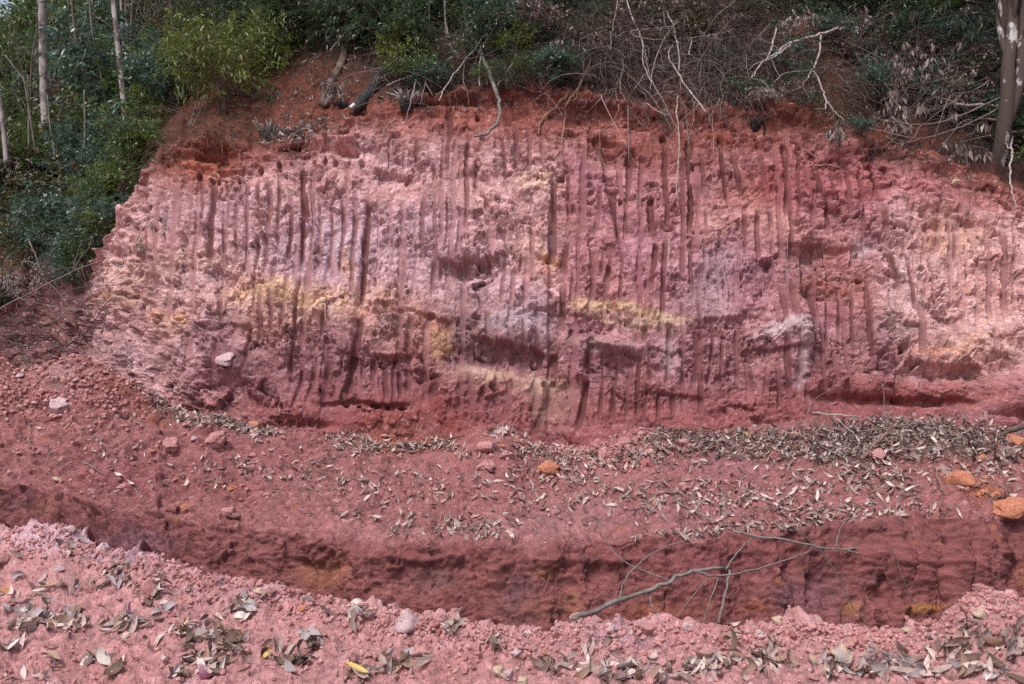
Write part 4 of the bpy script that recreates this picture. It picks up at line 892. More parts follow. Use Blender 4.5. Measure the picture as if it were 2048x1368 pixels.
HERO = [(822, 1237, 27, ROCKS[0], 'clod_pale', 'big mauve rounded stone on the edge of the berm', .25), (882, 1232, 17, ROCKS[2], 'clod', 'rosy lump just right of the big mauve stone', .3), (905, 1222, 13, ROCKS[1], 'clod', 'pink lump on the berm edge above the rosy lump', .3),
        (970, 886, 20, BLOCKS[0], 'clod', 'pink slab lying at the middle of the bank foot', .2), (972, 928, 20, ROCKS[2], 'clod', 'rounded rose rock below the pink slab', .3), (1095, 930, 22, BLOCKS[1], 'clod_orange', 'flat orange-red rock beside the leaf strip', .35),
        (1000, 862, 12, BLOCKS[2], 'clod_pale', 'pale pebble on top of the small heap at the bank foot', .2), (1920, 955, 27, BLOCKS[0], 'clod_orange', 'round orange-red rock among the leaves at the right', .2), (2014, 1010, 30, BLOCKS[2], 'clod_orange', 'largest orange rock with a flat sunlit top', .2),
        (1962, 985, 16, ROCKS[3], 'clod_orange', 'crumbly orange clod between the two orange rocks', .3), (1990, 988, 14, ROCKS[1], 'clod_orange', 'small orange lump touching the largest orange rock', .3), (2034, 880, 22, BLOCKS[1], 'clod_orange', 'orange block against the bank beside the fallen pole', .2),
        (1676, 1300, 22, ROCKS[0], 'clod_cream', 'peach rounded stone standing on the foreground berm', .2), (300, 1166, 20, BLOCKS[2], 'clod', 'angular pink stone above the grey leaves', .25), (176, 1178, 15, ROCKS[3], 'clod', 'rosy square lump left of the brown leaf heap', .3),
        (1160, 1232, 20, ROCKS[2], 'clod', 'pink lump where the fallen branch meets the berm', .3), (1215, 1250, 18, ROCKS[1], 'clod_pale', 'pale lilac crumbly lump on the berm crest', .35), (450, 722, 19, BLOCKS[1], 'clod_pale', 'pale stone jutting from the lower left of the bank', .35),
        (455, 1016, 16, ROCKS[0], 'clod', 'lone pink clod beside the curled leaf', .3), (342, 1012, 13, BLOCKS[0], 'clod_red', 'upright rusty clod on the dark slope', .3), (378, 1010, 13, ROCKS[3], 'clod_orange', 'orange clod with two leaves against it', .3),
        (462, 976, 12, ROCKS[1], 'clod_orange', 'faint orange lump on the red slope', .4), (1905, 367, 9, ROCKS[0], 'clod_cream', 'small cream stone set in the upper right of the bank', .3), (1545, 905, 16, ROCKS[3], 'clod_red', 'red clod among the leaves under the bank', .35),
        (1590, 868, 12, BLOCKS[2], 'clod', 'rose chunk lying at the foot of the grooves', .3), (1745, 905, 19, BLOCKS[2], 'clod', 'pink block half buried in the leaf pile', .3), (1970, 915, 14, ROCKS[2], 'clod_orange', 'orange lump above the round orange rock', .3),
        (1366, 972, 13, ROCKS[1], 'clod', 'pale rose clod on the open slope', .3), (120, 800, 22, ROCKS[3], 'clod_pale', 'pale crumbly block on the near side of the mound', .45), (430, 872, 22, ROCKS[2], 'clod', 'pink hump of soil below the leaf line', .45), (345, 880, 20, ROCKS[3], 'clod', 'lilac-pink lump of soil below the mound', .45),
        (10, 1120, 14, ROCKS[0], 'clod', 'pink clod at the left end of the berm', .3), (135, 1060, 13, ROCKS[1], 'clod_pale', 'pale clod on the far end of the berm crest', .3), (205, 1096, 13, ROCKS[2], 'clod_pale', 'pale lump on the dip of the berm crest', .3), (285, 1108, 12, ROCKS[0], 'clod_pale', 'lilac knob on the berm crest', .3), (160, 1100, 12, BLOCKS[0], 'clod', 'rose stone just below the berm crest', .3),
        (1033, 1305, 11, ROCKS[0], 'clod_pale', 'small lilac ball of clay on the foreground dirt', .2), (1000, 1340, 15, ROCKS[0], 'clod_cream', 'cream pebble beside the folded leaves', .2), (1018, 1348, 12, ROCKS[1], 'clod_pale', 'white pebble right of the cream one', .2), (1045, 1358, 15, BLOCKS[0], 'clod_cream', 'whitish flat pebble at the bottom of the photo', .3),
        (1300, 1255, 17, ROCKS[2], 'clod', 'pink rounded lump on the middle of the berm', .35), (1435, 1262, 18, ROCKS[0], 'clod', 'rounded rosy lump on the right berm crest', .35), (1372, 1252, 13, ROCKS[1], 'clod_pale', 'pale knob on the right berm crest', .3), (1556, 1240, 12, ROCKS[0], 'clod_cream', 'cream pebble on the right berm crest', .3), (1960, 1225, 13, ROCKS[0], 'clod_cream', 'yellowish clod on the corner mound', .3),
        (1820, 1262, 10, ROCKS[1], 'clod_cream', 'cream pebble by the dark end of the trench', .3), (1846, 1256, 10, ROCKS[2], 'clod_pale', 'pale pebble by the dark end of the trench', .3), (1965, 1175, 14, ROCKS[3], 'clod', 'lump crowning the corner mound', .4), (1370, 880, 13, BLOCKS[1], 'clod', 'pink stone at the top of the leaf strip', .3), (1262, 880, 15, ROCKS[1], 'clod', 'crumbly clod at the top of the clod fan', .35), (1205, 905, 14, ROCKS[2], 'clod', 'rose clod in the middle of the clod fan', .35),
        (1290, 925, 16, ROCKS[3], 'clod_red', 'dark red clod low in the clod fan', .35), (505, 848, 15, BLOCKS[0], 'clod_orange', 'tawny block where the leaf line meets the bank', .35), (1005, 905, 14, ROCKS[1], 'clod', 'small rose clod right of the pink slab', .35), (1990, 1260, 13, ROCKS[2], 'clod', 'rosy clod on the right end of the berm', .35)]
for (px, py, r, me, m, lab, sink) in HERO:
    o = place_rock(px, py, r, me, m, 'rock', sink, (R.uniform(.9, 1.2), R.uniform(.8, 1.1), R.uniform(.8, 1.1)), bankside=(lab.find('bank') >= 0 and py < 760))
    tag(o, lab, 'stone')
CN = {'clod': 'rosy', 'clod_red': 'dark red', 'clod_pale': 'pale lilac', 'clod_orange': 'orange', 'clod_cream': 'cream'}
nclod = 0
def scatter_clod(px, py, r, m=None):
    global nclod
    m = m or R.choices(['clod', 'clod_red', 'clod_pale', 'clod_orange', 'clod_cream'], [9, 4, 3, 1, 1])[0]
    o = place_rock(px, py, r, R.choice(SMALL), m, 'clod', R.uniform(.3, .5), (R.uniform(.8, 1.3), R.uniform(.8, 1.2), R.uniform(.75, 1.1)))
    reg(o, f"{'tiny' if r < 5.5 else 'small' if r < 8 else 'large'} {CN[m]} clod {near(px, py, LM_GROUND)}", 'clod', px, py, 'loose clods of clay')
    nclod += 1
xs_c = np.array([a[0] for a in CR], float); ys_c = np.array([a[1] for a in CR], float)
for k in range(105):            # along and just below the berm crest
    px = R.uniform(5, 2040); py = float(np.interp(px, xs_c, ys_c)) + abs(R.gauss(0, 1)) * 26 + 5
    scatter_clod(px, py, R.choice([5, 6, 6, 7, 8, 10, 12]) * (1.0 if px > 500 else .9))
for k in range(60):             # over the foreground
    px = R.uniform(5, 2040); py = R.uniform(1.0, 1.0) * R.uniform(float(np.interp(px, xs_c, ys_c)) + 40, 1362)
    scatter_clod(px, py, R.choice([5, 6, 7, 8, 9, 11]))
for (cx_, cy_, sx, sy, n, m) in [(150, 760, 70, 30, 26, None), (60, 820, 60, 30, 18, None), (300, 880, 110, 40, 14, None), (1240, 895, 40, 22, 18, None), (980, 880, 40, 18, 8, None), (1960, 975, 40, 25, 10, 'clod_orange'), (1600, 880, 200, 20, 10, None), (330, 940, 160, 40, 8, None), (1000, 960, 300, 40, 10, None), (1560, 980, 260, 40, 10, None), (560, 960, 150, 50, 6, None)]:
    for k in range(n):
        px = min(2040, max(5, R.gauss(cx_, sx))); py = R.gauss(cy_, sy)
        scatter_clod(px, py, R.choice([4, 5, 6, 7, 9]), m)

# ------------------------------------------------------------------ leaves on the ground
def leaf_geo(L, W, curl, twist, fold, seg=6, side=0.0):
    """a curled lance-shaped leaf lying along +x; list of vertices and faces"""
    v = []; f = []
    for i in range(seg + 1):
        s = i / seg
        w = W * (math.sin(math.pi * min(1, s ** .8)) ** .75) * .5 + (W * .03)
        x = s - .5
        a = curl * x
        cx_ = (math.sin(a) / curl if abs(curl) > 1e-3 else x) * L
        cz_ = (1 - math.cos(a)) / curl * L if abs(curl) > 1e-3 else 0
        tw = twist * x
        for k in (-1, 0, 1):
            yy = k * w * math.cos(fold); zz = abs(k) * w * math.sin(fold)
            y2 = yy * math.cos(tw) - zz * math.sin(tw); z2 = yy * math.sin(tw) + zz * math.cos(tw)
            v.append((cx_, y2 + side * L * (4 * x * x - 1), cz_ + z2))
    for i in range(seg):
        for k in (0, 1):
            a = i * 3 + k; f.append((a, a + 1, a + 4, a + 3))
    # short stalk
    b = len(v); v += [(-L * .5 - L * .12, .0, cz_ * .6 + L * .01), (-L * .5 - L * .12, W * .03, cz_ * .6 + L * .01)]
    f.append((b, b + 1, 2, 0))
    return v, f
LV = []
for i in range(14):
    r = random.Random(100 + i)
    LV.append(leaf_geo(1.0, r.uniform(.24, .44), r.choice([-1, 1]) * r.uniform(.3, 3.2), r.uniform(-2.0, 2.0), r.uniform(.1, 1.0), 6, r.uniform(-.12, .12)))
LMESH = []
for v, f_ in LV:
    mb = MB(); mb.add(v, f_); LMESH.append(mb.mesh('dead_leaf', M['litter_tan']))
LVS = [leaf_geo(1.0, random.Random(200 + i).uniform(.20, .40), random.Random(230 + i).choice([-1, 1]) * random.Random(260 + i).uniform(.3, 3.0), random.Random(290 + i).uniform(-1.4, 1.4), random.Random(320 + i).uniform(.1, .8), 3) for i in range(10)]
def leaf_frame(n, lie=.35):
    n = (n + Vector((R.gauss(0, lie), R.gauss(0, lie), R.gauss(0, lie)))).normalized()
    a = Vector((R.uniform(-1, 1), R.uniform(-1, 1), R.uniform(-1, 1)))
    a = (a - n * a.dot(n)).normalized()
    return Matrix((a, n.cross(a), n)).transposed()
# clusters seen in the photograph: x, y, spread x, spread y, count
NEARC = [(60, 1215, 60, 50, 22), (110, 1180, 40, 14, 6), (60, 1250, 60, 24, 14), (235, 1140, 40, 12, 8), (230, 1165, 40, 10, 6), (320, 1190, 24, 40, 16), (260, 1255, 30, 22, 16), (160, 1245, 60, 12, 10), (120, 1245, 50, 14, 8), (380, 1270, 40, 16, 12), (470, 1225, 34, 16, 12), (430, 1300, 70, 30, 34), (400, 1340, 60, 20, 16), (500, 1205, 26, 10, 6), (560, 1300, 40, 20, 6), (640, 1300, 26, 20, 8), (585, 1330, 30, 14, 6),
         (710, 1235, 20, 26, 10), (720, 1345, 34, 16, 10), (800, 1330, 46, 16, 12), (905, 1260, 14, 20, 8), (985, 1290, 10, 14, 4), (1100, 1330, 30, 16, 8), (1210, 1345, 60, 14, 20), (1290, 1355, 60, 10, 12), (1465, 1275, 10, 16, 3), (1390, 1340, 70, 16, 20), (1520, 1320, 60, 24, 24), (1660, 1340, 40, 14, 14), (1790, 1330, 50, 20, 18), (1900, 1300, 40, 20, 12), (1960, 1270, 40, 14, 8), (2020, 1300, 30, 24, 14), (1980, 1340, 50, 16, 14), (190, 1320, 16, 12, 6), (20, 1300, 20, 6, 3), (110, 1330, 10, 14, 2), (235, 1340, 10, 10, 3), (50, 1355, 30, 8, 3), (1850, 1345, 60, 12, 10), (1200, 1300, 60, 20, 5), (600, 1210, 60, 20, 4), (120, 1100, 60, 16, 5)]
BENC = [(1700, 882, 160, 16, 620), (1420, 886, 90, 14, 240), (1850, 870, 110, 18, 420), (1960, 900, 60, 22, 170), (1560, 905, 160, 16, 330), (1780, 915, 140, 14, 220), (1330, 868, 34, 12, 80), (1300, 915, 60, 16, 130), (1150, 925, 60, 16, 130), (1080, 905, 50, 12, 80), (760, 897, 70, 7, 150), (690, 878, 30, 6, 60), (880, 892, 40, 8, 70), (1010, 866, 30, 9, 40), (960, 905, 50, 10, 30),
        (360, 825, 34, 12, 90), (430, 845, 50, 9, 110), (490, 848, 40, 10, 90), (320, 800, 20, 10, 40), (520, 868, 30, 8, 60), (290, 775, 20, 10, 24), (930, 1062, 46, 12, 60), (890, 1045, 40, 12, 26), (985, 1050, 40, 14, 26), (800, 1040, 26, 16, 14), (790, 1065, 14, 12, 8), (705, 1028, 22, 6, 9), (1430, 1068, 46, 9, 46), (1330, 1072, 40, 6, 26), (1510, 1058, 60, 8, 50), (1690, 1050, 70, 9, 50), (1600, 1030, 120, 18, 110), (1800, 1030, 80, 14, 60),
        (1500, 985, 200, 30, 240), (1750, 960, 120, 26, 160), (1250, 1000, 160, 30, 140), (1000, 980, 200, 34, 110), (780, 975, 120, 30, 60), (600, 940, 120, 30, 60), (640, 975, 60, 16, 24), (170, 860, 60, 9, 26), (60, 815, 40, 8, 12), (220, 905, 100, 20, 22), (330, 960, 120, 24, 16), (430, 975, 14, 12, 6), (1120, 960, 60, 16, 40), (470, 930, 60, 14, 22), (60, 880, 30, 30, 8), (560, 1075, 40, 8, 6), (1950, 1050, 60, 10, 30), (1990, 940, 50, 20, 50), (2020, 1000, 20, 30, 16), (240, 830, 40, 14, 10), (1800, 850, 80, 8, 120), (1430, 1000, 120, 20, 60), (90, 735, 60, 8, 16)]
cand = []
for (a, b, sx, sy, n) in NEARC:
    for k in range(int(n * 1.5)):
        px = R.gauss(a, sx * .62); py = R.gauss(b, sy * .62)
        if -20 < px < 2070: cand.append((px, py, 'near'))
near_cut = len(cand)
for (a, b, sx, sy, n) in BENC:
    for k in range(int(n * (1.3 if n > 100 and b < 930 else 1.15))):
        px = R.gauss(a, sx * .8); py = R.gauss(b, sy * .8)
        if -20 < px < 2070: cand.append((px, py, 'bench'))
LNAME = {'litter_grey': 'grey', 'litter_tan': 'tan', 'litter_pale': 'pale', 'litter_dark': 'dark brown', 'litter_yellow': 'yellow', 'litter_purple': 'purple', 'litter_orange': 'rusty'}
solo = []
def one_leaf(px, py, L, m, idx=None, lie=.45, label=None, lift=.012, yaw=None):
    p, n, k = on_ground(px, py)
    i = R.randrange(len(LMESH)) if idx is None else idx
    o = bpy.data.objects.new('dead_leaf', LMESH[i]); col.objects.link(o)
    fr = leaf_frame(n, lie)
    o.matrix_world = Matrix.Translation(p + n * lift) @ fr.to_4x4() @ Matrix.Scale(L, 4)
    o.material_slots[0].link = 'OBJECT'; o.material_slots[0].material = M[m]
    if label: tag(o, label, 'leaf')
    else:
        curl = ['curled', 'curled', 'flat', 'twisted'][i % 4]
        reg(o, f"{curl} {LNAME[m]} dead leaf {near(px, py, LM_GROUND)}", 'leaf', px, py, 'dead leaves lying singly')
    return o
one_leaf(712, 1350, .17, 'litter_yellow', 2, .15, 'large yellow leaf at the bottom of the photo', .02)
one_leaf(250, 1235, .12, 'litter_purple', 3, .3, 'bright purple leaf standing among brown leaves', .03)
one_leaf(412, 1362, .13, 'litter_purple', 5, .3, 'purple leaf at the bottom edge below the brown leaf heap', .02)
one_leaf(486, 1275, .085, 'litter_yellow', 6, .3, 'small yellow leaf right of the brown leaf heap', .02)
one_leaf(530, 1312, .085, 'litter_yellow', 8, .3, 'dull yellow leaf near the small yellow leaf', .02)
one_leaf(985, 1287, .11, 'litter_grey', 1, .4, 'bluish grey leaf leaning on a clod in the middle foreground', .03)
one_leaf(1085, 1330, .12, 'litter_grey', 4, .3, 'bluish grey leaf below the berm in the middle', .02)
one_leaf(1245, 1360, .13, 'litter_purple', 9, .3, 'mauve leaf at the bottom right of centre', .02)
one_leaf(1490, 880, .10, 'litter_yellow', 7, .3, 'yellow leaf at the top of the right leaf strip', .03)
one_leaf(90, 1185, .12, 'litter_orange', 2, .3, 'orange leaf over grey leaves at the left', .03)
one_leaf(362, 955, .08, 'litter_pale', 6, .3, 'whitish green leaf alone on the red slope', .02)
one_leaf(640, 985, .06, 'litter_pale', 1, .2, 'tiny pale leaf alone above the trench', .02)
one_leaf(1480, 1312, .20, 'litter_dark', 0, .4, 'long folded brown leaf leaning on the berm', .04)
picks = list(range(near_cut)) + R.sample(range(near_cut, len(cand)), 10)
R.shuffle(picks); picks = set(picks[:285])
lit = MB(); pile = MB()
cnt = 0
for i, (px, py, zone) in enumerate(cand):
    if zone == 'near':
        L = R.uniform(.085, .145)
    else: L = R.uniform(.045, .115)
    if i in picks:
        m = R.choices(['litter_grey', 'litter_tan', 'litter_pale', 'litter_dark', 'litter_purple', 'litter_orange', 'litter_yellow'], [8, 9, 5, 7, .25, .3, .12])[0]
        one_leaf(px, py, L, m, None, .55)
        continue
    p, n, k = on_ground(px, py)
    if 2 <= k <= 4: continue
    fr = leaf_frame(n, .5)
    base = LVS[R.randrange(len(LVS))]
    pos = p + n * R.uniform(.005, .05 if zone == 'bench' and py < 930 and px > 1290 else .02)
    (pile if zone == 'bench' and py < 935 and px > 1180 and R.random() < .85 else lit).add([pos + fr @ (Vector(q) * L) for q in base[0]], base[1]); cnt += 1
o = pile.build('leaf_pile', M['litter_pile']); tag(o, 'thick brown pile of dead leaves heaped against the right foot of the bank', 'leaf litter', kind='stuff')
o = lit.build('leaf_litter', M['litter']); tag(o, 'grey and brown dead leaves strewn over the soil and piled along the bank foot', 'leaf litter', kind='stuff')

# pebbles and crumbs too many to count
crumb = MB()
bmx = bmesh.new(); bmesh.ops.create_icosphere(bmx, subdivisions=1, radius=1.0)
ico_v = [v.co.copy() for v in bmx.verts]; ico_f = [tuple(v.index for v in fc.verts) for fc in bmx.faces]; bmx.free()
for k in range(5200):
    z = R.random()
    if z < .45:
        px = R.uniform(-10, 2060); py = float(np.interp(px, xs_c, ys_c)) + abs(R.gauss(0, 34)) + 3
    elif z < .65: px, py = R.uniform(-10, 2060), R.uniform(1080, 1366)
    elif z < .8: px, py = R.gauss(140, 110), R.gauss(770, 40)
    elif z < .9: px, py = R.gauss(1230, 80), R.gauss(895, 24)
    else: px, py = R.uniform(-10, 2060), R.uniform(850, 1040)
    p, n, kk = on_ground(px, py)
    if 2 <= kk <= 4: continue
    r = R.choice([.006, .008, .010, .013, .017]) * (1.2 if py < 1000 else .85)
    s = [R.uniform(.7, 1.3) for _ in range(3)]
    q = Quaternion((R.gauss(0, 1), R.gauss(0, 1), R.gauss(0, 1), R.gauss(0, 1))).normalized()
    jj = [R.uniform(.6, 1.3) for _ in range(12)]
    crumb.add([p + n * r * .4 + q @ Vector((v.x * s[0] * r * j, v.y * s[1] * r * j, v.z * s[2] * r * j)) for v, j in zip(ico_v, jj)], ico_f)
o = crumb.build('soil_crumbs', M['clod'], None, False); tag(o, 'pink crumbs and pebbles of clay sprinkled over the dirt', 'crumbs', kind='stuff')

# ------------------------------------------------------------------ branches, roots and twigs
def bpath(pts, off=.1, ease=True):
    """a limb in front of the bank: depth runs evenly from its first to its last point and stays clear of the soil"""
    ys = [on_bank(a, min(b, 800))[0].y for a, b in pts]
    n = len(pts); out = []
    y0, y1 = ys[0], ys[-1]
    for i, (a, b) in enumerate(pts):
        y = min(y0 + (y1 - y0) * i / max(1, n - 1), ys[i]) - off
        out.append(P(a, b, y))
    return out
def gpath(pts, lift=.03):
    out = []
    for a, b in pts:
        p, n, k = on_ground(a, b); out.append(p + Vector((0, -.3, 1)).normalized() * lift)
    return out
RK = random.Random(99)
def kink(pts, r):
    a = min(.007, r * .5)
    return [p if i in (0, len(pts) - 1) else p + Vector((RK.gauss(0, a), RK.gauss(0, a), RK.gauss(0, a))) for i, p in enumerate(pts)]
def limb(name, label, cat, main, r, m, subs=(), group=None, sides=6, smooth=4, kn=.12, partname='twig', lm=None):
    """a branch: its own mesh carries the main stem, side shoots are its parts; points are world points"""
    mb = MB(); pts = kink(catmull(main, smooth), r[0]); tube(mb, pts, r[0], r[1], sides, True, kn, len(REG))
    o = mb.build(name, M[m]); 
    if label: tag(o, label, cat, group)
    for (sp, sr) in subs:
        mb = MB(); tube(mb, kink(catmull(sp, smooth), sr[0]), sr[0], sr[1], 5, True, kn, len(REG) + 7)
        mb.build(partname, M[m], o)
    return o
def px_r(px, y): return px / FPX * y * .5

# fallen grey branch across the trench
def tpath(pts, ys): return [P(a, b, y) for (a, b), y in zip(pts, ys)]
main = tpath([(1146, 1238), (1210, 1212), (1290, 1184), (1340, 1158), (1385, 1142), (1450, 1136)], [4.25, 4.4, 4.55, 4.65, 4.72, 4.8])
subs = [(tpath([(1385, 1142), (1430, 1150), (1480, 1147), (1550, 1127), (1610, 1105), (1640, 1090)], [4.72, 4.75, 4.8, 4.9, 5.0, 5.08]), (.007, .003)),
        (tpath([(1300, 1182), (1302, 1205), (1320, 1230), (1345, 1248)], [4.57, 4.55, 4.5, 4.45]), (.006, .003)),
        (tpath([(1340, 1160), (1260, 1130), (1225, 1100), (1210, 1075)], [4.65, 4.75, 4.85, 4.9]), (.004, .002)),
        (tpath([(1240, 1200), (1250, 1160), (1300, 1110), (1370, 1080), (1410, 1070)], [4.45, 4.6, 4.8, 5.0, 5.1]), (.005, .002)),
        (tpath([(1450, 1140), (1475, 1105), (1505, 1075)], [4.8, 4.95, 5.1]), (.006, .004)),
        (tpath([(1460, 1140), (1452, 1185), (1440, 1225), (1436, 1246)], [4.8, 4.7, 4.55, 4.45]), (.007, .006)),
        (tpath([(1440, 1150), (1420, 1200), (1405, 1248)], [4.78, 4.6, 4.45]), (.004, .003)),
        (tpath([(1420, 1150), (1375, 1205), (1345, 1245)], [4.76, 4.6, 4.45]), (.003, .002))]
limb('fallen_branch', 'forked grey branch fallen across the trench from the berm', 'branch', main, (.0135, .009), 'twig_green', subs)
main = tpath([(1472, 1064), (1510, 1072), (1590, 1084), (1650, 1095), (1700, 1098), (1745, 1088), (1775, 1060), (1790, 1020), (1808, 970)], [5.0, 5.0, 5.0, 5.02, 5.05, 5.1, 5.2, 5.35, 5.6])
subs = [(tpath([(1690, 1098), (1730, 1112), (1735, 1118)], [5.05, 5.03, 5.02]), (.005, .003)), (tpath([(1722, 1118), (1770, 1095), (1810, 1050), (1840, 1020)], [5.03, 5.08, 5.2, 5.35]), (.005, .002)), (tpath([(1672, 1094), (1680, 1060), (1700, 1030)], [5.02, 5.12, 5.25]), (.004, .002))]
limb('fallen_branch', 'long grey branch lying along the far lip of the trench, its tip curving up', 'branch', main, (.009, .004), 'twig_green', subs)
limb('fallen_branch', 'thin dark switch leaning from the slope down into the trench', 'branch', tpath([(1585, 1055), (1640, 1100), (1680, 1160), (1700, 1205), (1735, 1250)], [5.2, 5.0, 4.8, 4.6, 4.35]), (.005, .003), 'twig_dark')
limb('fallen_branch', 'thin grey switch hanging over the right part of the trench face', 'branch', tpath([(1785, 1100), (1800, 1140), (1825, 1200), (1845, 1245)], [5.0, 4.85, 4.6, 4.3]), (.003, .002), 'twig_dark')
limb('fallen_branch', 'short grey stick on the bench above the trench', 'branch', gpath([(1352, 1010), (1390, 1032), (1430, 1050)], .02), (.008, .006), 'twig_grey')
# sticks on the slope by the bank foot
limb('stick', 'bare tan stick slanting through the leaf pile', 'stick', gpath([(1722, 932), (1745, 905), (1770, 880), (1795, 858)], .06), (.012, .017), 'root')
limb('stick', 'dark pole leaning on the bank at the far right', 'stick', [P(1942, 902, 6.75), P(2000, 872, 6.9), P(2048, 850, 7.05), P(2110, 825, 7.2)], (.016, .022), 'twig_dark', smooth=3)
limb('stick', 'pale forked twig on top of the leaf pile', 'stick', gpath([(1622, 842), (1665, 846), (1720, 852)], .08), (.010, .005), 'twig_white', [(gpath([(1660, 846), (1690, 870), (1705, 884)], .07), (.006, .004))])
limb('stick', 'long thin twig lying level across the leaf pile', 'stick', gpath([(1710, 880), (1760, 876), (1810, 868), (1850, 866), (1890, 885)], .08), (.006, .003), 'twig_grey')
limb('stick', 'reddish forked twig on the slope left of the orange rocks', 'stick', gpath([(1716, 935), (1760, 962), (1800, 988), (1840, 1005)], .04), (.006, .004), 'root', [(gpath([(1718, 938), (1716, 965), (1745, 985), (1770, 998)], .04), (.004, .003))])
limb('stick', 'reddish bent twig beside the round orange rock', 'stick', gpath([(1866, 938), (1872, 965), (1886, 988), (1870, 1000)], .05), (.006, .004), 'root')
limb('stick', 'thin pale stick lying against the orange rocks', 'stick', gpath([(1955, 968), (1990, 985), (2010, 1000)], .06), (.005, .004), 'twig_grey')
limb('stick', 'grey stick under the largest orange rock', 'stick', gpath([(1968, 1000), (2000, 1024), (2022, 1038)], .05), (.006, .004), 'twig_dark')
limb('stick', 'grey stick standing up from the clod heap at the bank foot', 'stick', [P(955, 886, 7.6), P(990, 862, 7.65), P(1030, 826, 7.7), P(1040, 812, 7.75)], (.006, .003), 'twig_grey')
for (pts, m, r, lab) in [([(158, 928), (185, 942), (215, 960)], 'twig_grey', .004, 'thin dark stick on the red slope at left'), ([(268, 985), (290, 1012)], 'twig_grey', .003, 'short stick on the red slope below the mound'), ([(470, 840), (500, 858), (520, 868)], 'twig_grey', .004, 'grey stick in the leaf line at the bank foot'),
                         ([(620, 935), (660, 925), (690, 912)], 'twig_grey', .005, 'straight grey stick on the slope in the middle'), ([(690, 895), (720, 905), (745, 912)], 'twig_dark', .004, 'dark stick near the small leaf heap'), ([(625, 945), (690, 960), (730, 965)], 'root', .003, 'thin reddish stick in the middle of the slope'),
                         ([(905, 905), (950, 925), (970, 950)], 'twig_grey', .003, 'curved stick below the pink slab'), ([(1640, 900), (1690, 925), (1740, 950)], 'twig_grey', .004, 'thin stick below the leaf pile'), ([(1560, 930), (1600, 960), (1612, 990)], 'twig_grey', .003, 'thin curved stick in the open slope right of centre'),
                         ([(55, 850), (62, 880), (60, 905)], 'twig_grey', .003, 'upright dry stalk at the far left of the slope'), ([(935, 880), (870, 892), (820, 898)], 'twig_dark', .004, 'dark root lying on the brown smear'), ([(1065, 1045), (1110, 1062)], 'twig_grey', .003, 'tiny stick near the trench lip'),
                         ([(1735, 1305), (1790, 1330), (1840, 1352)], 'twig_grey', .004, 'grey stick in the foreground leaves at the right'), ([(340, 1362), (380, 1352)], 'twig_grey', .003, 'tiny stick at the bottom edge'), ([(30, 905), (34, 935)], 'straw', .003, 'dry stalk near the left edge')]:
    limb('stick', lab, 'stick', gpath(pts, .03), (r * 1.3, r), m, smooth=3)
# thin whips standing in front of the bank at the right
limb('vine', 'thin arching whip rising from the leaf pile before the bank', 'vine', [P(1765, 842, 7.35), P(1768, 790, 7.4), P(1755, 755, 7.42), P(1710, 730, 7.45)], (.004, .002), 'twig_grey')
limb('vine', 'thin whip bending left over the leaf pile', 'vine', [P(1608, 905, 7.1), P(1612, 850, 7.3), P(1628, 800, 7.4), P(1690, 765, 7.45)], (.004, .002), 'twig_grey')

# hanging limbs above the bank
TW = 'branch'
limb('hanging_branch', 'thick greenish curved branch hanging down over the bank in the middle', TW, bpath([(900, -60), (920, 0), (945, 70), (968, 120), (985, 165), (998, 200), (1000, 230), (988, 255), (970, 268), (948, 272)], .34), (.030, .014), 'twig_green', [(bpath([(968, 272), (955, 268), (946, 262)], .34), (.010, .005))], sides=8)
limb('hanging_branch', 'straight pale branch slanting behind the thick curved branch', TW, bpath([(1050, -20), (1035, 0), (990, 45), (955, 90), (915, 140), (890, 176), (878, 202)], .42), (.015, .006), 'twig_white', [(bpath([(890, 178), (876, 188), (870, 188)], .2), (.005, .002))])
limb('hanging_branch', 'thin pale branch arching in a bow left of the thick curved branch', TW, bpath([(885, -20), (890, 40), (900, 85), (912, 110), (935, 117), (970, 110), (1020, 88)], .4), (.010, .004), 'twig_grey')
limb('hanging_branch', 'pale straight twig pointing left above the charred wood', TW, bpath([(905, 115), (860, 135), (830, 150), (800, 160), (775, 171)], .2), (.006, .009), 'twig_white')
for (pts, r, m, lab) in [([(1010, 60), (1030, 95), (1028, 120), (1010, 150), (995, 170)], (.006, .004), 'twig_white', 'thin pale twig bowed beside the bright green bush'), ([(962, 108), (958, 140), (960, 172)], (.006, .005), 'twig_white', 'short pale twig dangling under the bow'), ([(930, 118), (926, 160), (935, 185), (938, 215)], (.004, .002), 'root', 'thin brown rootlet under the bow'),
                         ([(975, 125), (974, 170)], (.004, .003), 'twig_grey', 'short grey rootlet beside the thick curved branch'), ([(835, 145), (828, 180), (818, 215), (810, 250)], (.008, .003), 'twig_grey', 'grey twig hanging past the root mass'), ([(853, 140), (850, 170), (840, 210)], (.005, .003), 'twig_grey', 'second grey twig near the root mass'), ([(850, 165), (866, 192)], (.005, .003), 'twig_grey', 'stub of twig above the root mass'),
                         ([(790, 0), (800, 60), (850, 110), (880, 140)], (.010, .004), 'twig_grey', 'long grey twig sloping right above the charred wood'), ([(590, 0), (640, 28), (690, 48), (705, 55)], (.008, .007), 'twig_grey', 'grey branch slanting at the top above the bare soil'), ([(760, 60), (705, 55), (660, 102)], (.010, .008), 'twig_white', 'pale forked dead branch over the charred stump')]:
    limb('hanging_branch', lab, TW, bpath(pts, .36), (r[0] * 1.2, r[1] * 1.3), m)
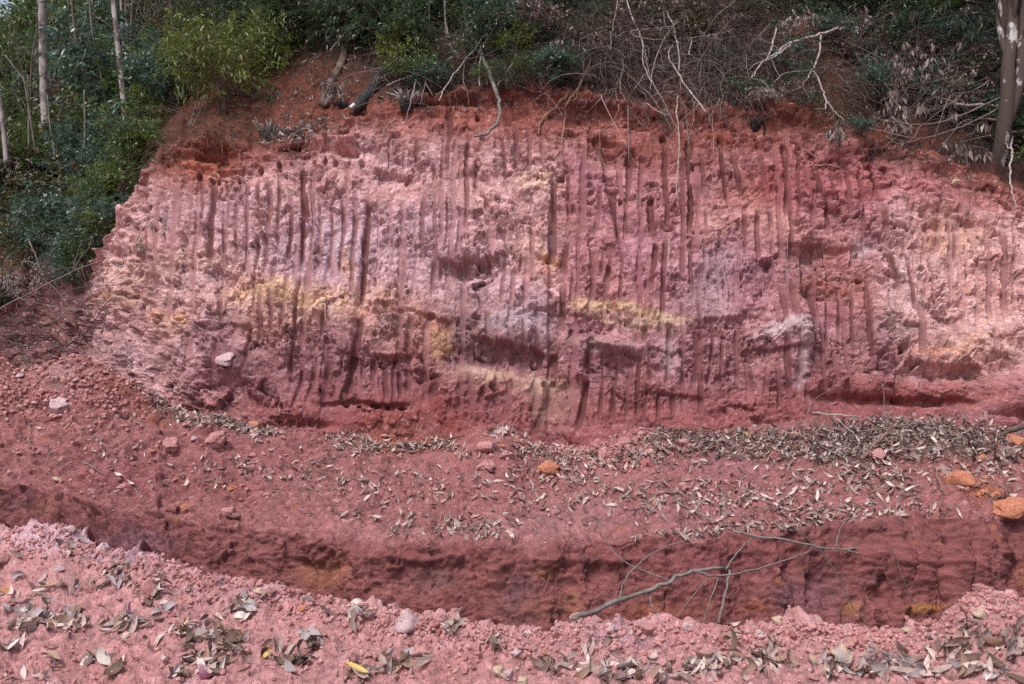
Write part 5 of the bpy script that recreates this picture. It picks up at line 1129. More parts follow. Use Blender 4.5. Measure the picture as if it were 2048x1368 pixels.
ROOTS = [([(1142, 178), (1130, 195), (1105, 220), (1088, 236), (1078, 250), (1078, 268)], (.020, .009), 'thick brown root curving left, broken off at its tip', []),
         ([(1180, 120), (1165, 160), (1150, 185), (1135, 208), (1130, 235), (1126, 262), (1124, 280)], (.022, .010), 'long brown root hanging straight down from the lip', [([(1138, 208), (1118, 210)], (.008, .003)), ([(1124, 280), (1122, 312), (1125, 335), (1138, 342)], (.007, .003)), ([(1155, 185), (1148, 200), (1120, 210)], (.010, .004))]),
         ([(1222, 140), (1236, 155), (1234, 175), (1231, 195), (1238, 202)], (.016, .007), 'forked pale root under the overhang', [([(1238, 160), (1243, 185), (1250, 203)], (.012, .006))]),
         ([(1238, 208), (1232, 232), (1216, 252), (1196, 265)], (.008, .004), 'pale root bowed to the left below the overhang', []),
         ([(1185, 138), (1205, 152), (1214, 175), (1200, 198), (1180, 220)], (.008, .006), 'white bent root left of the overhang', []),
         ([(1098, 182), (1075, 195), (1050, 215), (1024, 228)], (.007, .003), 'thin pale root pointing left across the red soil', [([(1078, 195), (1060, 210), (1046, 224)], (.004, .002))]),
         ([(793, 240), (775, 252), (765, 268), (760, 285)], (.011, .005), 'tan root stub bent down near the root mass', []), ([(1268, 230), (1285, 250), (1300, 260)], (.008, .004), 'dark root on the soil under the overhang', []),
         ([(1630, 330), (1655, 330), (1680, 334)], (.014, .010), 'short dark root jutting from the grooves at upper right', []), ([(572, 375), (590, 384), (600, 395), (602, 420)], (.010, .003), 'pale root stub with a thin tail in the left grooves', []), ([(1040, 265), (1020, 280), (1005, 300)], (.004, .002), 'hair-thin root on the upper bank', []),
         ([(840, 300), (855, 315), (866, 325)], (.006, .003), 'short dark root slanting on the upper bank', []), ([(822, 805), (820, 825), (826, 845), (830, 855)], (.006, .003), 'white wavy rootlet at the base of the grooves', []), ([(858, 622), (866, 625), (868, 636)], (.006, .003), 'white rootlet beside the small cavity', []), ([(1610, 300), (1640, 318), (1655, 328)], (.008, .004), 'dark root slanting under the lip at right', [])]
for pts, r, lab, subs in ROOTS:
    limb('root', lab, 'root', bpath(pts, .045), r, 'root', [(bpath(a, .05), b) for a, b in subs], partname='rootlet')
WV = [([(1318, -20), (1328, 15), (1346, 50), (1352, 80), (1358, 120), (1354, 143), (1345, 128), (1337, 105), (1345, 90)], (.011, .005), 'white vine hanging down and looping back at its end'), ([(1360, -20), (1372, 25), (1383, 75), (1378, 110)], (.009, .006), 'white vine hanging just right of the looped one'), ([(1250, -20), (1262, 30), (1278, 65), (1286, 95), (1285, 118), (1292, 145), (1318, 190)], (.010, .004), 'long grey-white vine trailing down to the right'),
      ([(1356, 192), (1353, 225), (1358, 262), (1358, 300), (1355, 345), (1354, 400)], (.009, .003), 'white straight stem standing before the upper grooves'), ([(1345, 53), (1310, 57), (1264, 62), (1270, 72), (1300, 79), (1330, 80), (1372, 88)], (.007, .003), 'white twig bent back on itself, lying level'), ([(1264, 62), (1248, 64), (1238, 72), (1222, 70)], (.005, .003), 'grey twig end pointing left'), ([(1237, -10), (1228, 45), (1222, 70), (1222, 100)], (.010, .006), 'straight grey stem hanging from the top'), ([(1330, 0), (1328, 30), (1331, 58)], (.008, .005), 'short grey stem hanging from the top'),
      ([(1450, 64), (1400, 73), (1355, 78)], (.004, .003), 'thin white twig reaching left'), ([(1345, 130), (1375, 175), (1400, 208), (1412, 224)], (.008, .005), 'pale stem slanting to the lip at right'), ([(1385, 190), (1388, 230), (1380, 270), (1372, 300)], (.005, .003), 'thin grey vine hanging over the dark groove'), ([(1388, 255), (1410, 275), (1435, 290), (1452, 320), (1460, 345)], (.004, .002), 'thin vine curving right over the upper grooves'),
      ([(1290, 205), (1320, 225), (1345, 232)], (.006, .004), 'pale twig pointing right at the lip'), ([(1256, 210), (1257, 300), (1258, 330)], (.003, .002), 'hair-thin vine hanging straight at the left of the white vines'), ([(1199, 240), (1200, 300), (1200, 345)], (.003, .002), 'hair-thin vine hanging by the dark cleft'), ([(1423, 200), (1426, 260), (1428, 310)], (.003, .002), 'hair-thin vine hanging right of the white stem'), ([(1338, 480), (1336, 520), (1340, 560)], (.004, .002), 'thin white rootlet lying on the middle of the bank'), ([(1575, 480), (1573, 540), (1570, 600)], (.004, .003), 'thin dark root running straight down the bank'),
      ([(1390, 10), (1340, 60), (1310, 120), (1300, 180)], (.006, .003), 'thin grey vine crossing behind the white ones'), ([(1290, 100), (1300, 150), (1330, 210), (1350, 250)], (.005, .003), 'grey vine running down to the lip')]
for pts, r, lab in WV:
    limb('vine', lab, 'vine', bpath(pts, .62 if pts[0][1] < 180 else .14), (r[0] * 1.05, r[1] * 1.2), 'twig_white' if 'white' in lab or 'pale' in lab else 'twig_grey')
limb('bare_branch', 'white bare branch reaching left, forked at its tip', TW, bpath([(1690, 57), (1668, 60), (1640, 68), (1600, 80), (1575, 88), (1556, 104), (1538, 114), (1525, 124), (1512, 142), (1503, 156)], .75), (.019, .007), 'twig_white',
     [(bpath([(1582, 86), (1560, 106), (1535, 120)], .75), (.014, .008)), (bpath([(1530, 122), (1510, 128), (1498, 140)], .75), (.006, .002)), (bpath([(1535, 112), (1545, 90), (1553, 58)], .75), (.011, .010)), (bpath([(1535, 106), (1520, 110)], .73), (.007, .003)), (bpath([(1542, 118), (1552, 140), (1560, 152)], .73), (.004, .002))], sides=8)
limb('bare_branch', 'white bare branch hanging down and forking below the reaching one', TW, bpath([(1645, 66), (1640, 95), (1632, 125), (1624, 140), (1612, 160), (1605, 172), (1595, 178), (1586, 182)], .62), (.013, .005), 'twig_white',
     [(bpath([(1624, 138), (1640, 165), (1648, 190), (1653, 202), (1651, 218)], .62), (.011, .007)), (bpath([(1618, 142), (1590, 143), (1565, 148), (1548, 165)], .62), (.008, .004)), (bpath([(1652, 200), (1672, 225), (1690, 242)], .62), (.006, .003)), (bpath([(1606, 172), (1618, 195)], .62), (.006, .003)), (bpath([(1651, 218), (1630, 218)], .62), (.004, .002))], sides=8)
limb('bare_branch', 'grey bare branch slanting behind the white ones', TW, bpath([(1540, 48), (1500, 90), (1470, 120), (1440, 150)], .15), (.012, .007), 'twig_grey')
limb('bare_branch', 'thick grey dead limb lying level above the white branch', TW, bpath([(1535, 44), (1580, 46), (1620, 52)], .12), (.030, .020), 'bark_brown')
limb('bare_branch', 'grey limb lying across the dry hanging brush', TW, bpath([(1440, 12), (1470, 16), (1500, 24)], .12), (.026, .016), 'bark_grey')
limb('bare_branch', 'thin dark stem slanting down under the white branch', TW, bpath([(1578, 80), (1590, 130), (1605, 170), (1620, 200)], .16), (.008, .005), 'twig_grey')
limb('bare_branch', 'white crooked branch hanging at the right edge', TW, bpath([(2080, 262), (2048, 262), (2020, 266), (2010, 272), (2012, 288), (2024, 300)], .35), (.013, .008), 'twig_white', [(bpath([(2024, 268), (2024, 300), (2020, 330), (2020, 360), (2026, 390), (2034, 415)], .32), (.013, .005))])
limb('bare_branch', 'long thin dark twig reaching left near the right edge', TW, bpath([(2060, 250), (2010, 265), (1960, 275), (1900, 290)], .3), (.006, .003), 'twig_grey')
limb('bare_branch', 'pale straight branch stub pointing left from the forked trunk', TW, bpath([(2000, 212), (1960, 210), (1920, 210), (1905, 207)], .45), (.020, .012), 'twig_white', [(bpath([(1920, 210), (1900, 200), (1882, 196)], .45), (.006, .004))])
limb('bare_branch', 'bent brown branch low on the forked trunk', TW, bpath([(2050, 225), (2030, 236), (2000, 240), (1958, 238)], .5), (.026, .016), 'bark_brown')
limb('bare_branch', 'pale broken limb behind the dead leaves', TW, bpath([(1910, 76), (1945, 80), (1975, 78)], .3), (.022, .018), 'bark_pale')
limb('bare_branch', 'pale bent limb at the top right', TW, bpath([(1940, 20), (1965, 28), (1995, 26), (2030, 18)], .3), (.014, .010), 'twig_white')
limb('bare_branch', 'brown limb in the tangle beside the forked trunk', TW, bpath([(1915, 183), (1940, 186), (1968, 192)], .3), (.018, .016), 'bark_grey')
# tangle of thin bare branches sweeping out of the forked trunk
rb = random.Random(21)
for k in range(26):
    x0, y0 = rb.uniform(1985, 2060), rb.uniform(-20, 200)
    x1, y1 = x0 - rb.uniform(160, 330), y0 + rb.uniform(-30, 110)
    sag = rb.uniform(5, 45)
    pts = [(x0, y0), (x0 * .66 + x1 * .34, y0 * .66 + y1 * .34 + sag * .8), (x0 * .33 + x1 * .67, y0 * .33 + y1 * .67 + sag), (x1, y1)]
    o_ = rb.uniform(.2, .7)
    main = bpath(pts, o_); subs = []
    for j in range(3):
        i = rb.choice([1, 2]); a, b = pts[i]
        subs.append((bpath([(a, b), (a - rb.uniform(20, 50), b + rb.uniform(-40, 40)), (a - rb.uniform(60, 110), b + rb.uniform(-60, 70))], o_), (.004, .002)))
    o = limb('bare_branch', None, None, main, (rb.uniform(.006, .013), .003), rb.choice(['twig_dark', 'twig_dark', 'bark_brown', 'twig_grey']), subs, None)
    reg(o, f"{['thin', 'long', 'drooping', 'wiry'][k % 4]} {['dark', 'brown', 'grey'][k % 3]} twig {near(x1, y1, LM_TOP)}", 'branch', x1, y1, 'bare branches of the dead tangle at right')
# brush pile low at the left
BR = [([(-60, 640), (60, 590), (150, 545), (200, 520)], .010), ([(-40, 620), (50, 560), (110, 535), (170, 540)], .009), ([(-30, 660), (40, 635), (90, 600), (150, 582), (230, 575)], .008), ([(-30, 648), (20, 645), (60, 640)], .016), ([(-30, 670), (40, 670), (70, 655), (120, 640), (180, 610)], .010), ([(0, 675), (30, 690), (60, 685), (130, 655)], .012), ([(150, 690), (180, 650), (220, 600), (240, 580)], .008), ([(130, 695), (180, 665), (240, 650)], .007), ([(60, 480), (75, 530), (85, 552)], .009), ([(95, 665), (110, 690), (140, 705)], .007),
      ([(110, 500), (95, 540), (70, 600), (50, 650)], .008), ([(30, 690), (60, 720), (90, 735)], .009), ([(40, 600), (100, 610), (140, 620)], .006), ([(20, 560), (60, 600), (70, 650)], .006), ([(0, 600), (60, 570), (100, 500)], .007), ([(160, 540), (180, 580), (200, 600)], .006), ([(205, 665), (207, 630), (215, 605)], .010), ([(60, 735), (40, 700), (30, 640)], .006), ([(80, 560), (60, 640), (55, 700)], .008)]
for k, (pts, r) in enumerate(BR):
    off = .35 + .5 * rb.random()
    pp = [P(a + rb.uniform(-6, 6), b + rb.uniform(-6, 6), (9.3 if a < 140 else 8.6) - off * .5) for a, b in pts]
    sb = []
    for j in range(3):
        q0 = pp[rb.randrange(1, len(pp))]; d = Vector((rb.uniform(-.3, .3), rb.uniform(-.1, .1), rb.uniform(-.1, .35)))
        sb.append(([q0, q0 + d * .6 + Vector((0, 0, .03)), q0 + d * 1.3], (.004, .0015)))
    o = limb('brush_branch', None, None, pp, (r * .95, r * .4), 'twig_dark' if k % 4 else 'twig_grey', sb)
    mx, my = pts[len(pts) // 2]
    reg(o, f"{'thick' if r > .0095 else 'thin'} {'dark' if k % 4 else 'grey'} dead branch {near(mx, my, [(40, 690, 'the left heap'), (130, 709, 'the mound peak'), (207, 640, 'the bank edge'), (60, 540, 'the undergrowth'), (100, 610, 'the brush pile')])}", 'branch', mx, my, 'dead branches heaped at the left')
# burnt logs and stumps
def log(name, label, pts, off, r, m, tip=None, extra=None):
    root = empty(name, bpath(pts, off)[-1]); tag(root, label, 'log')
    mb = MB(); w = bpath(pts, off); loc = root.location
    c = catmull([p - loc for p in w], 5); tube(mb, c, r[0], r[1], 12, True, .16, 5); mb.build('trunk', M[m], root)
    if tip:
        mb = MB(); a = c[-3]; b = c[-1]; d = (b - a).normalized()
        tube(mb, [a - d * .05, a + d * .02, b - d * .03], r[1] * .5, r[1] * .3, 10, True, .5, 3)
        o = mb.build('ash_patch', M['ash'], root); o.location = Vector((-.02, -r[1] * .60, r[1] * .12)); o['label'] = 'white ash on the burnt end'
    return root
log('burnt_log', 'black burnt log with a white ashen lower end lying on the slope', [(778, 130), (758, 158), (735, 190), (716, 210), (706, 222)], .10, (.055, .075), 'char', True)
lg = log('burnt_log', 'dark charred trunk standing upright on the bare slope with dry leaves', [(690, 95), (684, 125), (668, 155), (655, 185), (648, 212)], .08, (.05, .06), 'bark_brown')
def stump(label, px, py, h, w, n, seed, m='bark_grey', group=None):
    p, nn = on_bank(px, py); rr = random.Random(seed)
    root = empty('stump', p); tag(root, label, 'stump', group)
    mb = MB()
    for k in range(n):
        a = rr.uniform(0, 6.28); q = Vector((math.cos(a) * w * rr.random(), math.sin(a) * w * .5 * rr.random() - .03, -.04))
        e = q + Vector((math.cos(a) * w * .9 + rr.uniform(-.05, .05), -.08 * rr.random(), h * rr.uniform(.3, 1.0)))
        tube(mb, [q, (q + e) * .5 + Vector((rr.uniform(-.03, .03), -.03, .02)), e], rr.uniform(.008, .02), .003, 5, True, .3, k)
    mb.build('splinters', M[m], root)
    mb = MB(); tube(mb, [Vector((0, 0, -.15)), Vector((0, -.03, -.02)), Vector((0, -.05, h * .4))], w * .8, w * .5, 9, True, .35, seed); mb.build('base', M['char'], root)
    return root
stump('splintered grey stump on the brow with an upright stake', 540, 275, .22, .12, 30, 3)
stump('ashy root mass with white ends sticking out of the lip', 815, 200, .16, .14, 26, 4, 'bark_pale')
stump('small charred stump beside the ash-ended log', 684, 215, .12, .06, 8, 5, 'char')
stump('dark uprooted tuft on the red soil at upper right', 1512, 245, .10, .08, 18, 6, 'twig_dark')
limb('stick', 'grey stake standing in the splintered stump', 'stick', bpath([(545, 272), (543, 256), (541, 238)], .1), (.016, .010), 'bark_grey')
limb('stick', 'dry straw stalks leaning at the brow left of the bare soil', 'stick', bpath([(380, 250), (395, 215), (405, 185)], .08), (.006, .003), 'twig_white', [(bpath([(384, 252), (402, 218), (408, 190)], .09), (.005, .003)), (bpath([(376, 250), (386, 226), (392, 205)], .09), (.004, .003))])

# ------------------------------------------------------------------ plants
def leaves_np(base, d, L, W, fold, droop, seed):
    """many pointed folded leaves: base points, unit directions -> vertices, faces (four triangles each)"""
    r = np.random.default_rng(seed); n = len(base)
    up = r.normal(0, .5, (n, 3)) + np.array([0, 0, 1.0])
    w = np.cross(d, up); w /= np.linalg.norm(w, axis=1, keepdims=True) + 1e-9
    nn = np.cross(w, d)
    L = L[:, None]; W = W[:, None]
    mid = base + d * L * .45
    tip = base + d * L - np.array([0, 0, 1.0]) * L * droop
    v = np.stack([base, mid + w * W * .5 + nn * W * fold, mid - w * W * .5 + nn * W * fold, base + d * L * .5 - nn * W * .05, tip], 1).reshape(-1, 3)
    k = (np.arange(n) * 5)[:, None]
    f = np.concatenate([k + np.array([[0, 3, 1]]), k + np.array([[0, 2, 3]]), k + np.array([[1, 3, 4]]), k + np.array([[3, 2, 4]])], 1).reshape(-1, 3)
    return v, f
def tri_mesh(name, v, f, m):
    me = bpy.data.meshes.new(name)
    me.vertices.add(len(v)); me.vertices.foreach_set('co', np.asarray(v, np.float32).ravel())
    me.loops.add(len(f) * 3); me.loops.foreach_set('vertex_index', np.asarray(f, np.int32).ravel())
    me.polygons.add(len(f)); me.polygons.foreach_set('loop_start', np.arange(0, len(f) * 3, 3, dtype=np.int32)); me.polygons.foreach_set('loop_total', np.full(len(f), 3, np.int32))
    me.update(calc_edges=True); me.materials.append(m)
    return me
def unit(a): return a / (np.linalg.norm(a, axis=-1, keepdims=True) + 1e-9)
def plant_meshes(name, seed, rx, rz, z0, nclump, nsprig, nleaf, L, W, droop, dirdown, spread=.34, hollow=.5, stem_r=.012, gap=.6):
    """crown of leafy sprays gathered in uneven clumps, and the stems that carry them"""
    r = np.random.default_rng(seed)
    c = unit(r.normal(0, 1, (nclump, 3))) * (hollow + (1 - hollow) * r.random((nclump, 1)) ** .5)
    c[:, 2] = c[:, 2] * 1.0
    c = c * np.array([rx, rx * .85, rz]) * (1 + .42 * r.normal(0, 1, (nclump, 1))) + np.array([0, 0, z0])
    c[:, 2] = np.maximum(c[:, 2], .12)
    wt = r.random(nclump) ** gap; wt /= wt.sum()
    which = r.choice(nclump, nsprig, p=wt)
    sp = c[which] + r.normal(0, 1, (nsprig, 3)) * spread * np.array([rx, rx, rz * .7])
    sp[:, 2] = np.maximum(sp[:, 2], .04)
    sd = unit(unit(sp - np.array([0, 0, z0 * .5])) + r.normal(0, .55, (nsprig, 3)) + np.array([0, 0, .25 - dirdown]))
    sl = L * nleaf * .32 * (.6 + .8 * r.random(nsprig))
    t = (np.arange(nleaf) + .5) / nleaf
    base = (sp[:, None] + sd[:, None] * (sl[:, None] * t)[..., None] - np.array([0, 0, 1.0]) * (.25 * sl[:, None] * t ** 2)[..., None])
    side = unit(np.cross(sd, r.normal(0, 1, (nsprig, 3))))
    sgn = np.where(np.arange(nleaf) % 2 == 0, 1.0, -1.0)
    d = unit(sd[:, None] * .55 + side[:, None] * sgn[None, :, None] * .8 + r.normal(0, .3, (nsprig, nleaf, 3)) - np.array([0, 0, dirdown]))
    base = base.reshape(-1, 3); d = d.reshape(-1, 3); n = len(base)
    v, f = leaves_np(base, d, L * (.6 + .7 * r.random(n)), W * (.6 + .7 * r.random(n)), .12, droop, seed + 1)
    crown = tri_mesh(name + '_crown', v, f, M['leaf_mid'])
    mb = MB(); rr = random.Random(seed)
    for q in c:
        q = Vector(q); m_ = Vector((q.x * .25 + rr.uniform(-.05, .05), q.y * .25 + rr.uniform(-.05, .05), q.z * .55))
        tube(mb, catmull([Vector((rr.uniform(-.03, .03), rr.uniform(-.03, .03), -.12)), m_, q], 3), stem_r * rr.uniform(.6, 1.1), stem_r * .3, 4)
    for i in range(0, nsprig, 3):
        a = Vector(sp[i]); b = a + Vector(sd[i]) * float(sl[i]); cc = Vector(c[which[i]])
        tube(mb, [cc, a, b], stem_r * .3, stem_r * .15, 3, False)
    stem = mb.mesh(name + '_stem', M['bark_brown'])
    return crown, stem
PV = {'broad': [plant_meshes('broad', 31 + i, .42, .40, .55, 16, 250, 8, .080, .038, .12, .25) for i in range(3)],
      'narrow': [plant_meshes('narrow', 41 + i, .42, .45, .60, 17, 330, 8, .085, .020, .18, .45) for i in range(3)],
      'fine': [plant_meshes('fine', 51 + i, .45, .36, .45, 18, 300, 9, .055, .026, .08, .1) for i in range(3)],
      'sparse': [plant_meshes('sparse', 61 + i, .40, .42, .60, 12, 90, 7, .085, .040, .15, .3, .42) for i in range(3)],
      'dry': [plant_meshes('dry', 71 + i, .40, .34, .42, 12, 120, 7, .12, .034, .25, 1.3, .36) for i in range(3)]}
BIG = [plant_meshes('tree', 81 + i, 1.5, 1.5, 2.6, 26, 420, 9, .15, .05, .15, .45, .22, .45, .035) for i in range(3)]
THIN = [plant_meshes('tree', 91 + i, 1.5, 1.6, 2.6, 22, 190, 9, .16, .055, .15, .45, .26, .4, .035) for i in range(2)]
def set_mat(o, m):
    o.material_slots[0].link = 'OBJECT'; o.material_slots[0].material = M[m]
def plant(kind, loc, h, m, name='shrub', rz=None, tilt=(0, 0), squash=1.0, stem='bark_brown', thin=False):
    cr, st = R.choice(PV[kind]) if kind in PV else R.choice(THIN if thin else BIG)
    root = empty(name, loc, R.uniform(0, 6.28) if rz is None else rz)
    root.rotation_euler[0] = tilt[0]; root.rotation_euler[1] = tilt[1]
    s = h / 1.0 if kind in PV else h / 4.2
    root.scale = (s * squash, s * squash, s)
    a = link('crown' if name != 'tree' else 'crown', cr, root); set_mat(a, m)
    b = link('stem' if name != 'tree' else 'branches', st, root); set_mat(b, stem)
    return root
MN = {'leaf_bright': 'bright green', 'leaf_mid': 'mid green', 'leaf_dark': 'dark green', 'leaf_blue': 'bluish green', 'leaf_olive': 'brownish olive', 'leaf_dry': 'dead brown', 'leaf_rust': 'rust-coloured'}
KN = {'broad': 'broad-leaved', 'narrow': 'narrow-leaved', 'fine': 'small-leaved', 'sparse': 'thin', 'dry': 'dry'}
def bush(kind, px, py, hpx, m, label=None, squash=1.0, fwd=.0, sunk=.1, group='shrubs on the hillside', tilt=None):
    p, n = on_bank(px, py)
    h = hpx / FPX * p.y
    o = plant(kind, p + Vector((0, -fwd, -sunk * h)), h, m, 'shrub', None, tilt or (R.uniform(-.1, .25), R.uniform(-.2, .2)), squash)
    if label: tag(o, label, 'shrub')
    else: reg(o, f"{MN[m]} {KN[kind]} bush {near(px, py - hpx * .5, LM_TOP)}", 'shrub', px, py, group)
    return o
# the ones that stand out
bush('narrow', 455, 215, 150, 'leaf_bright', 'bright green leafy shrub, the largest on the brow left of the bare soil', 1.1, .25)
bush('narrow', 500, 160, 120, 'leaf_bright', 'bright green shrub just behind the largest one', 1.2, .1)
bush('fine', 560, 120, 90, 'leaf_mid', 'mid green shrub at the top of the bare red soil', 1.3)
bush('narrow', 400, 190, 110, 'leaf_bright', 'yellow-green shrub at the left of the largest bright one', 1.0, .2)
bush('narrow', 420, 110, 100, 'leaf_bright', 'upright bright green shoot above the bright shrubs', .6, .1)
bush('narrow', 318, 258, 70, 'leaf_bright', 'yellow-green bush over the left shoulder of the cut', 1.1, .1)
bush('narrow', 535, 150, 55, 'leaf_bright', 'small yellow-green bush on the bare soil', 1.0, .1)
bush('sparse', 530, 220, 60, 'leaf_mid', 'single weedy seedling on the bare red slope', .6)
bush('broad', 800, 145, 95, 'leaf_bright', 'yellowish bush beside the burnt log', .75, .15)
bush('fine', 1030, 120, 65, 'leaf_bright', 'bright green bush in the middle of the brow', 1.3, .2)
bush('fine', 640, 70, 60, 'leaf_mid', 'green bush above the charred trunk', 1.4)
bush('broad', 1710, 268, 34, 'leaf_blue', 'low dark fern-like tuft on the bare soil at right', 1.4, .05)
bush('sparse', 1335, 265, 40, 'leaf_blue', 'small bluish seedling at the lip below the white vines', .8, .05)
bush('sparse', 1330, 158, 30, 'leaf_blue', 'tiny green seedling among the white vines', .8, .05)
bush('broad', 1750, 195, 70, 'leaf_blue', 'glossy bluish green bush below the dead leaves', .9, .2)
bush('broad', 1980, 238, 60, 'leaf_blue', 'dark green bush at the foot of the forked trunk', 1.1, .1)
bush('fine', 1650, 90, 60, 'leaf_blue', 'dark green bush below the white bare branch', 1.4, .05)
bush('sparse', 1600, 100, 40, 'leaf_rust', 'rust-coloured leaves hanging under the white branch', .8, .2)
bush('sparse', 286, 510, 34, 'leaf_mid', 'green weed sprouting from the left side of the cut', .6, .03)
bush('sparse', 2030, 335, 50, 'leaf_mid', 'green sprout beside the crooked white branch', .8, .1)
bush('broad', 155, 560, 75, 'leaf_blue', 'dark glossy bush hanging at the left edge of the bank', .8, .25)
# masses of undergrowth, shrub by shrub
def fill(poly, n, kinds, mats, hr, seed, fwd=.1, squash=(.9, 1.4)):
    rr = random.Random(seed); xs = [a for a, b in poly]; ys = [b for a, b in poly]; k = 0; tries = 0
    while k < n and tries < n * 60:
        tries += 1
        x, y = rr.uniform(min(xs), max(xs)), rr.uniform(min(ys), max(ys))
        c = False; j = len(poly) - 1
        for i in range(len(poly)):
            if (poly[i][1] > y) != (poly[j][1] > y) and x < (poly[j][0] - poly[i][0]) * (y - poly[i][1]) / (poly[j][1] - poly[i][1]) + poly[i][0]: c = not c
            j = i
        if not c: continue
        bush(rr.choice(kinds), x, y, rr.uniform(*hr), rr.choice(mats), None, rr.uniform(*squash), rr.uniform(0, fwd)); k += 1
fill([(-160, 545), (-160, 300), (60, 250), (200, 250), (330, 230), (330, 290), (280, 350), (225, 440), (180, 540)], 62, ['broad', 'narrow', 'sparse', 'sparse', 'broad'], ['leaf_dark', 'leaf_mid', 'leaf_mid', 'leaf_blue', 'leaf_blue', 'leaf_olive'], (60, 130), 1, .25)
fill([(150, 540), (215, 400), (270, 310), (300, 300), (250, 410), (205, 490), (180, 550)], 16, ['sparse', 'broad', 'narrow'], ['leaf_dark', 'leaf_blue', 'leaf_mid'], (50, 90), 11, .2)
fill([(-160, 300), (-160, 230), (120, 215), (200, 130), (330, 120), (400, 190), (330, 240)], 30, ['broad', 'narrow', 'narrow', 'sparse'], ['leaf_mid', 'leaf_mid', 'leaf_blue', 'leaf_olive'], (70, 140), 2, .2)
fill([(40, 330), (180, 240), (200, 290), (120, 340)], 7, ['sparse', 'dry', 'broad'], ['leaf_olive', 'leaf_dry'], (70, 110), 3, .4)
fill([(-20, 430), (0, 300), (60, 300), (90, 400)], 6, ['dry', 'sparse'], ['leaf_dry', 'leaf_olive'], (60, 100), 4, .4)
fill([(380, 120), (420, 10), (640, -20), (680, 40), (600, 90), (540, 100)], 20, ['broad', 'narrow', 'fine'], ['leaf_dark', 'leaf_mid', 'leaf_dark'], (80, 150), 5)
fill([(640, 80), (680, 0), (800, -30), (820, 90), (740, 100)], 14, ['broad', 'fine', 'narrow'], ['leaf_dark', 'leaf_dark', 'leaf_mid'], (70, 130), 6)
fill([(770, 170), (800, 20), (1040, -30), (1090, 120), (1040, 160), (900, 165)], 26, ['fine', 'broad', 'sparse', 'narrow'], ['leaf_dark', 'leaf_mid', 'leaf_blue', 'leaf_dark'], (50, 110), 7, .2)
fill([(1060, 140), (1040, -20), (1320, -40), (1480, -40), (1500, 100), (1300, 130), (1180, 150)], 26, ['sparse', 'fine', 'sparse', 'dry'], ['leaf_dark', 'leaf_olive', 'leaf_dark', 'leaf_dry'], (50, 100), 8)
fill([(1430, 190), (1440, 60), (1660, 20), (1680, 150), (1600, 190)], 16, ['sparse', 'fine', 'dry'], ['leaf_dark', 'leaf_blue', 'leaf_olive', 'leaf_dry'], (40, 80), 9)
fill([(1480, 40), (1500, -40), (2100, -40), (2100, 60), (1800, 90)], 26, ['broad', 'fine', 'sparse', 'narrow'], ['leaf_dark', 'leaf_blue', 'leaf_dark', 'leaf_mid'], (70, 130), 10)
fill([(1700, 200), (1690, 90), (2100, 60), (2100, 320), (1960, 290), (1880, 240)], 30, ['sparse', 'fine', 'dry', 'broad'], ['leaf_dark', 'leaf_blue', 'leaf_dry', 'leaf_dark'], (50, 100), 12)
fill([(-60, 640), (-60, 560), (120, 545), (180, 545), (190, 600), (140, 600)], 8, ['sparse', 'dry', 'fine'], ['leaf_dark', 'leaf_dry', 'leaf_mid'], (40, 70), 13, .2)
fill([(180, 500), (225, 400), (275, 330), (300, 285), (315, 300), (280, 370), (235, 450), (200, 510)], 12, ['narrow', 'broad', 'sparse'], ['leaf_mid', 'leaf_bright', 'leaf_blue'], (45, 80), 14, .25)
fill([(40, 300), (60, 230), (330, 200), (330, 260), (200, 300)], 12, ['sparse', 'broad', 'narrow'], ['leaf_mid', 'leaf_blue', 'leaf_olive', 'leaf_mid'], (110, 200), 15, .5)
fill([(-60, 280), (0, 230), (200, 200), (200, 250)], 8, ['broad', 'narrow'], ['leaf_mid', 'leaf_bright', 'leaf_mid'], (80, 130), 16, .3)
fill([(780, 185), (860, 165), (1000, 160), (1120, 160), (1100, 180), (900, 180)], 14, ['fine', 'sparse', 'broad'], ['leaf_dark', 'leaf_mid', 'leaf_blue'], (34, 60), 17, .3)
fill([(1430, 210), (1500, 190), (1640, 200), (1640, 215), (1500, 210)], 8, ['sparse', 'dry'], ['leaf_dark', 'leaf_dry'], (30, 50), 18, .3)
# dead fallen tops with hanging brown leaves
def dead_top(px, py, rpx, n, seed, label, rdep=.35, off=.35):
    rr = random.Random(seed); p, _ = on_bank(px, py)
    y = p.y - off
    root = empty('dead_treetop', P(px, py, y)); tag(root, label, 'dead branch')
    s = rpx / FPX * y
    mb = MB(); bl = []; bd = []
    for k in range(n):
        a = Vector((rr.gauss(0, .45), rr.gauss(0, rdep), rr.gauss(0, .5))) * s
        b = a + Vector((rr.uniform(-.4, .4), rr.uniform(-.2, .1), rr.uniform(-.5, .05))) * s
        tube(mb, [a * .3, a, b], .007, .002, 4, False)
        for j in range(rr.randint(4, 9)):
            q = a.lerp(b, rr.random()); bl.append(q + Vector((rr.gauss(0, .02), rr.gauss(0, .02), 0))); bd.append(Vector((rr.gauss(0, .38), rr.gauss(0, .38), -1)).normalized())
    mb.build('branch', M['twig_dark'], root)
    m_ = len(bl); rg_ = np.random.default_rng(seed)
    v, f = leaves_np(np.array([tuple(q) for q in bl]), np.array([tuple(q) for q in bd]), .07 + .08 * rg_.random(m_), .018 + .026 * rg_.random(m_), .25, .0, seed)
    link('dry_leaves', tri_mesh('dry_leaves', v, f, M['leaf_dry']), root)
    return root
dead_top(1735, 40, 60, 46, 1, 'dead treetop with hanging brown leaves at the top right')
dead_top(1790, 25, 60, 36, 2, 'brown-leaved dead bough right of the hanging treetop')
dead_top(1770, 95, 60, 30, 3, 'dead bough with brown leaves under the hanging treetop')
